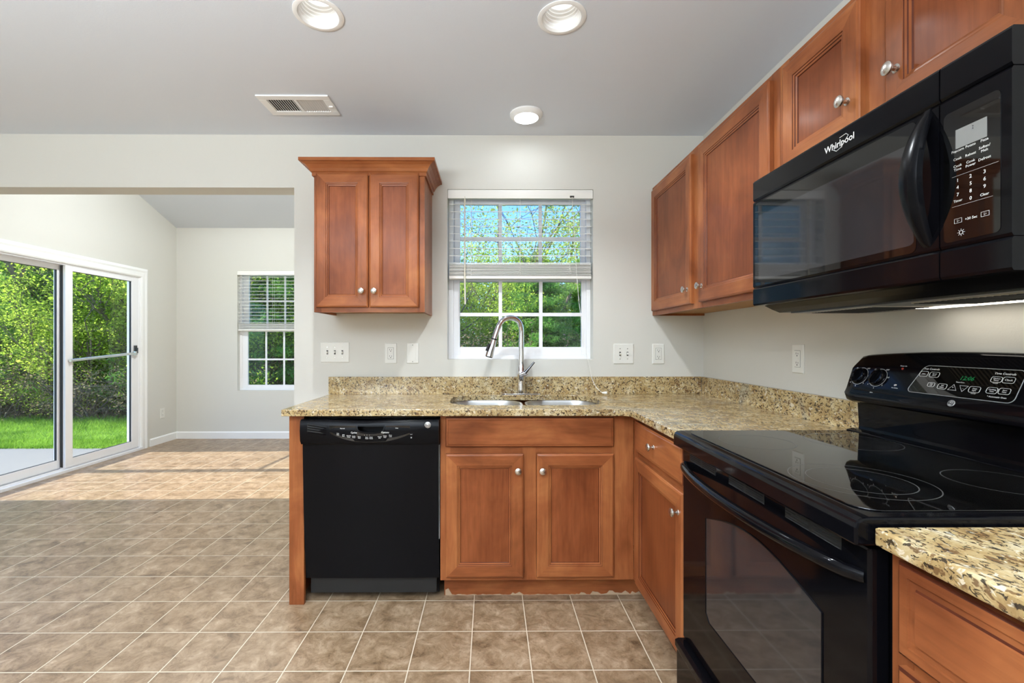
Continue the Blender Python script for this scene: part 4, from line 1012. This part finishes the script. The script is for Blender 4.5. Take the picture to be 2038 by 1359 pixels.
def tree_proto(kind):
    tr, lf = MB(), MB(); tips = []
    if kind == 'spring':
        for _ in range(5): limb(tr, Vector((rnd.uniform(-10, 10), rnd.uniform(-10, 10), 0)), Vector((rnd.gauss(0, .4), rnd.gauss(0, .4), 1)), rnd.uniform(70, 105), 1.8, 3, tips)
        for t in tips: leaves(lf, t, 12, 40, 2.4, aspect=1.7)
        for _ in range(80): leaves(lf, Vector((rnd.gauss(0, 30), rnd.gauss(0, 30), rnd.uniform(5, 110))), 15, 120, 2.4, aspect=1.7)
    elif kind == 'pine':
        limb(tr, Vector((0, 0, 0)), Vector((0, 0, 1)), 150, 3.2, 1, [])
        for k in range(62):
            z = 8+k*2.3; rr_ = 62*(1-(z/165)**1.5)+8
            for _ in range(3):
                a_ = rnd.uniform(0, 6.28); d_ = Vector((math.cos(a_), math.sin(a_), rnd.uniform(-.1, .25)))
                e_ = Vector((0, 0, z))+d_*rr_*rnd.uniform(.7, 1.05); tr.tube([Vector((0, 0, z)), (Vector((0, 0, z))+e_)/2+Vector((0, 0, 2)), e_], [.6, .4, .2], 4)
                for q in (.35, .6, .8, 1.0): leaves(lf, Vector((0, 0, z)).lerp(e_, q)-Vector((0, 0, 1)), 8.5, 48, 4.6, (1, 1, .5), 5, .5)
    elif kind == 'brush':
        for _ in range(16): limb(tr, Vector((rnd.uniform(-26, 26), rnd.uniform(-16, 16), 0)), Vector((rnd.gauss(0, .7), rnd.gauss(0, .5), 1)), rnd.uniform(28, 62), .9, 2, tips, .9, 0)
        for t in tips: leaves(lf, t, 9, 14, 2.2)
    else:
        for _ in range(2): limb(tr, Vector((rnd.uniform(-4, 4), rnd.uniform(-4, 4), 0)), Vector((rnd.gauss(0, .12), rnd.gauss(0, .12), 1)), 150, 1.7, 3, tips, .6)
        for t in tips: leaves(lf, t, 14, 34, 2.8)
    nm, mat, lab, cat, grp = {'spring': ('leafy_tree', LEAF_Y, 'bright yellow-green leafy tree beyond the lawn', 'tree', 'leafy trees beyond the lawn'),
          'pine': ('pine_tree', LEAF_G, 'dense dark green evergreen beyond the lawn', 'tree', 'evergreens beyond the lawn'),
          'brush': ('bare_shrub', LEAF_B, 'brown twiggy shrub at the foot of the trees', 'shrub', 'twiggy shrubs under the trees'),
          'tall': ('tall_tree', LEAF_L, 'tall thin-leaved tree with bare branches against the sky', 'tree', 'tall thin trees against the sky')}[kind]
    r_ = thing(nm, (0, 0, 0), lab, cat, grp)
    f_ = lf.build('foliage', mat, r_, solid=False); f_['kind'] = 'stuff'
    tr.build('branches', BARK, r_, solid=False)
    return r_
protos = {k: tree_proto(k) for k in ('spring', 'pine', 'brush', 'tall')}
used = set(); planted = []
def plant(kind, x, y, sc_=1.0, rz=None):
    o = protos[kind] if kind not in used else copy_tree(protos[kind]); used.add(kind)
    o.location = Vector((x, y, GZ-1))*U; o.scale = (sc_, sc_, sc_*rnd.uniform(.92, 1.08)); o.rotation_euler.z = rnd.uniform(0, 6.28) if rz is None else rz; planted.append((kind, x, y, o))
# door view (x/y about -1.1 .. -.8), sunroom window (-.53..-.43), sink window (-.07..+.2)
for a in (('pine', -430, 390, 1.05), ('pine', -372, 368, .95), ('spring', -318, 378, 1.0), ('spring', -270, 372, .9), ('pine', -225, 368, .98), ('pine', -172, 372, 1.0),
          ('pine', -520, 450, 1.2), ('spring', -455, 480, 1.1), ('pine', -425, 430, 1.0), ('spring', -395, 500, 1.15), ('tall', -350, 470, 1.1), ('spring', -330, 490, 1.15), ('spring', -262, 470, 1.1), ('tall', -420, 440, 1.1),
          ('pine', -120, 385, .95), ('spring', -66, 380, .85), ('spring', -10, 400, .74), ('pine', 38, 372, .72), ('pine', 84, 392, .80), ('spring', 140, 400, .9),
          ('tall', -20, 430, .95), ('tall', 70, 470, 1.05), ('tall', 118, 440, 1.0), ('spring', -210, 480, 1.1), ('pine', -150, 500, 1.2), ('spring', -80, 520, 1.05), ('spring', 20, 520, .98), ('spring', 100, 530, 1.0), ('pine', 190, 500, 1.1),
          ('pine', -620, 540, 1.4), ('pine', -560, 400, 1.1), ('spring', -700, 560, 1.3), ('pine', -480, 640, 1.5), ('spring', -380, 660, 1.5), ('pine', -280, 640, 1.4), ('pine', -180, 660, 1.45), ('spring', -60, 690, 1.35), ('pine', 60, 700, 1.3), ('spring', 180, 680, 1.4), ('tall', -640, 460, 1.2), ('tall', 20, 640, 1.5), ('spring', -306, 346, .62), ('spring', -345, 350, .6), ('spring', -186, 346, .72), ('spring', -412, 352, .6)):
    plant(*a)
for a in ((-400, 332, .62), (-345, 330, .6), (-296, 333, .65), (-235, 334, .7), (-20, 338, .8), (-455, 340, .7), (-180, 340, .7), (5, 345, .9), (60, 345, .6)): plant('brush', *a)

# which one is which: by the pane it shows through and its place in depth
def pane_of(x, y):
    px = CX+F*(x*ct-y*st)/(x*st+y*ct)
    for lo, hi, nm in ((-60, 60, 'outer half of the fixed door pane'), (60, 135, 'inner half of the fixed door pane'), (135, 200, 'bar end of the sliding door pane'), (200, 290, 'latch end of the sliding door pane'),
                       (455, 535, 'outer column of the sunroom window'), (535, 640, 'middle column of the sunroom window'), (880, 955, 'blind-wand column of the sink window'),
                       (955, 1038, 'part of the sink window over the sprayer'), (1038, 1110, 'part of the sink window over the faucet handle'), (1110, 1190, 'pull-cord column of the sink window')):
        if lo <= px < hi: return nm
    return None
WORDS = {'pine': 'dark green evergreen', 'spring': 'bright yellow-green leafy tree', 'tall': 'tall thin-leaved tree', 'brush': 'brown twiggy shrub'}
byp = {}
for k_, x_, y_, o_ in planted: byp.setdefault((k_, pane_of(x_, y_)), []).append((y_, o_))
ORD = ['nearest', 'second', 'third', 'fourth', 'fifth']
for (k_, pn_), lst in byp.items():
    lst.sort(key=lambda q: q[0])
    for i_, (y_, o_) in enumerate(lst):
        if pn_ is None: o_['label'] = WORDS[k_]+' mostly hidden by the walls between the windows'; o_['group'] = WORDS[k_]+'s hidden between the windows'
        else: o_['label'] = WORDS[k_]+(' ' if len(lst) == 1 else ', '+ORD[min(i_, 4)]+' one ')+'behind the '+pn_
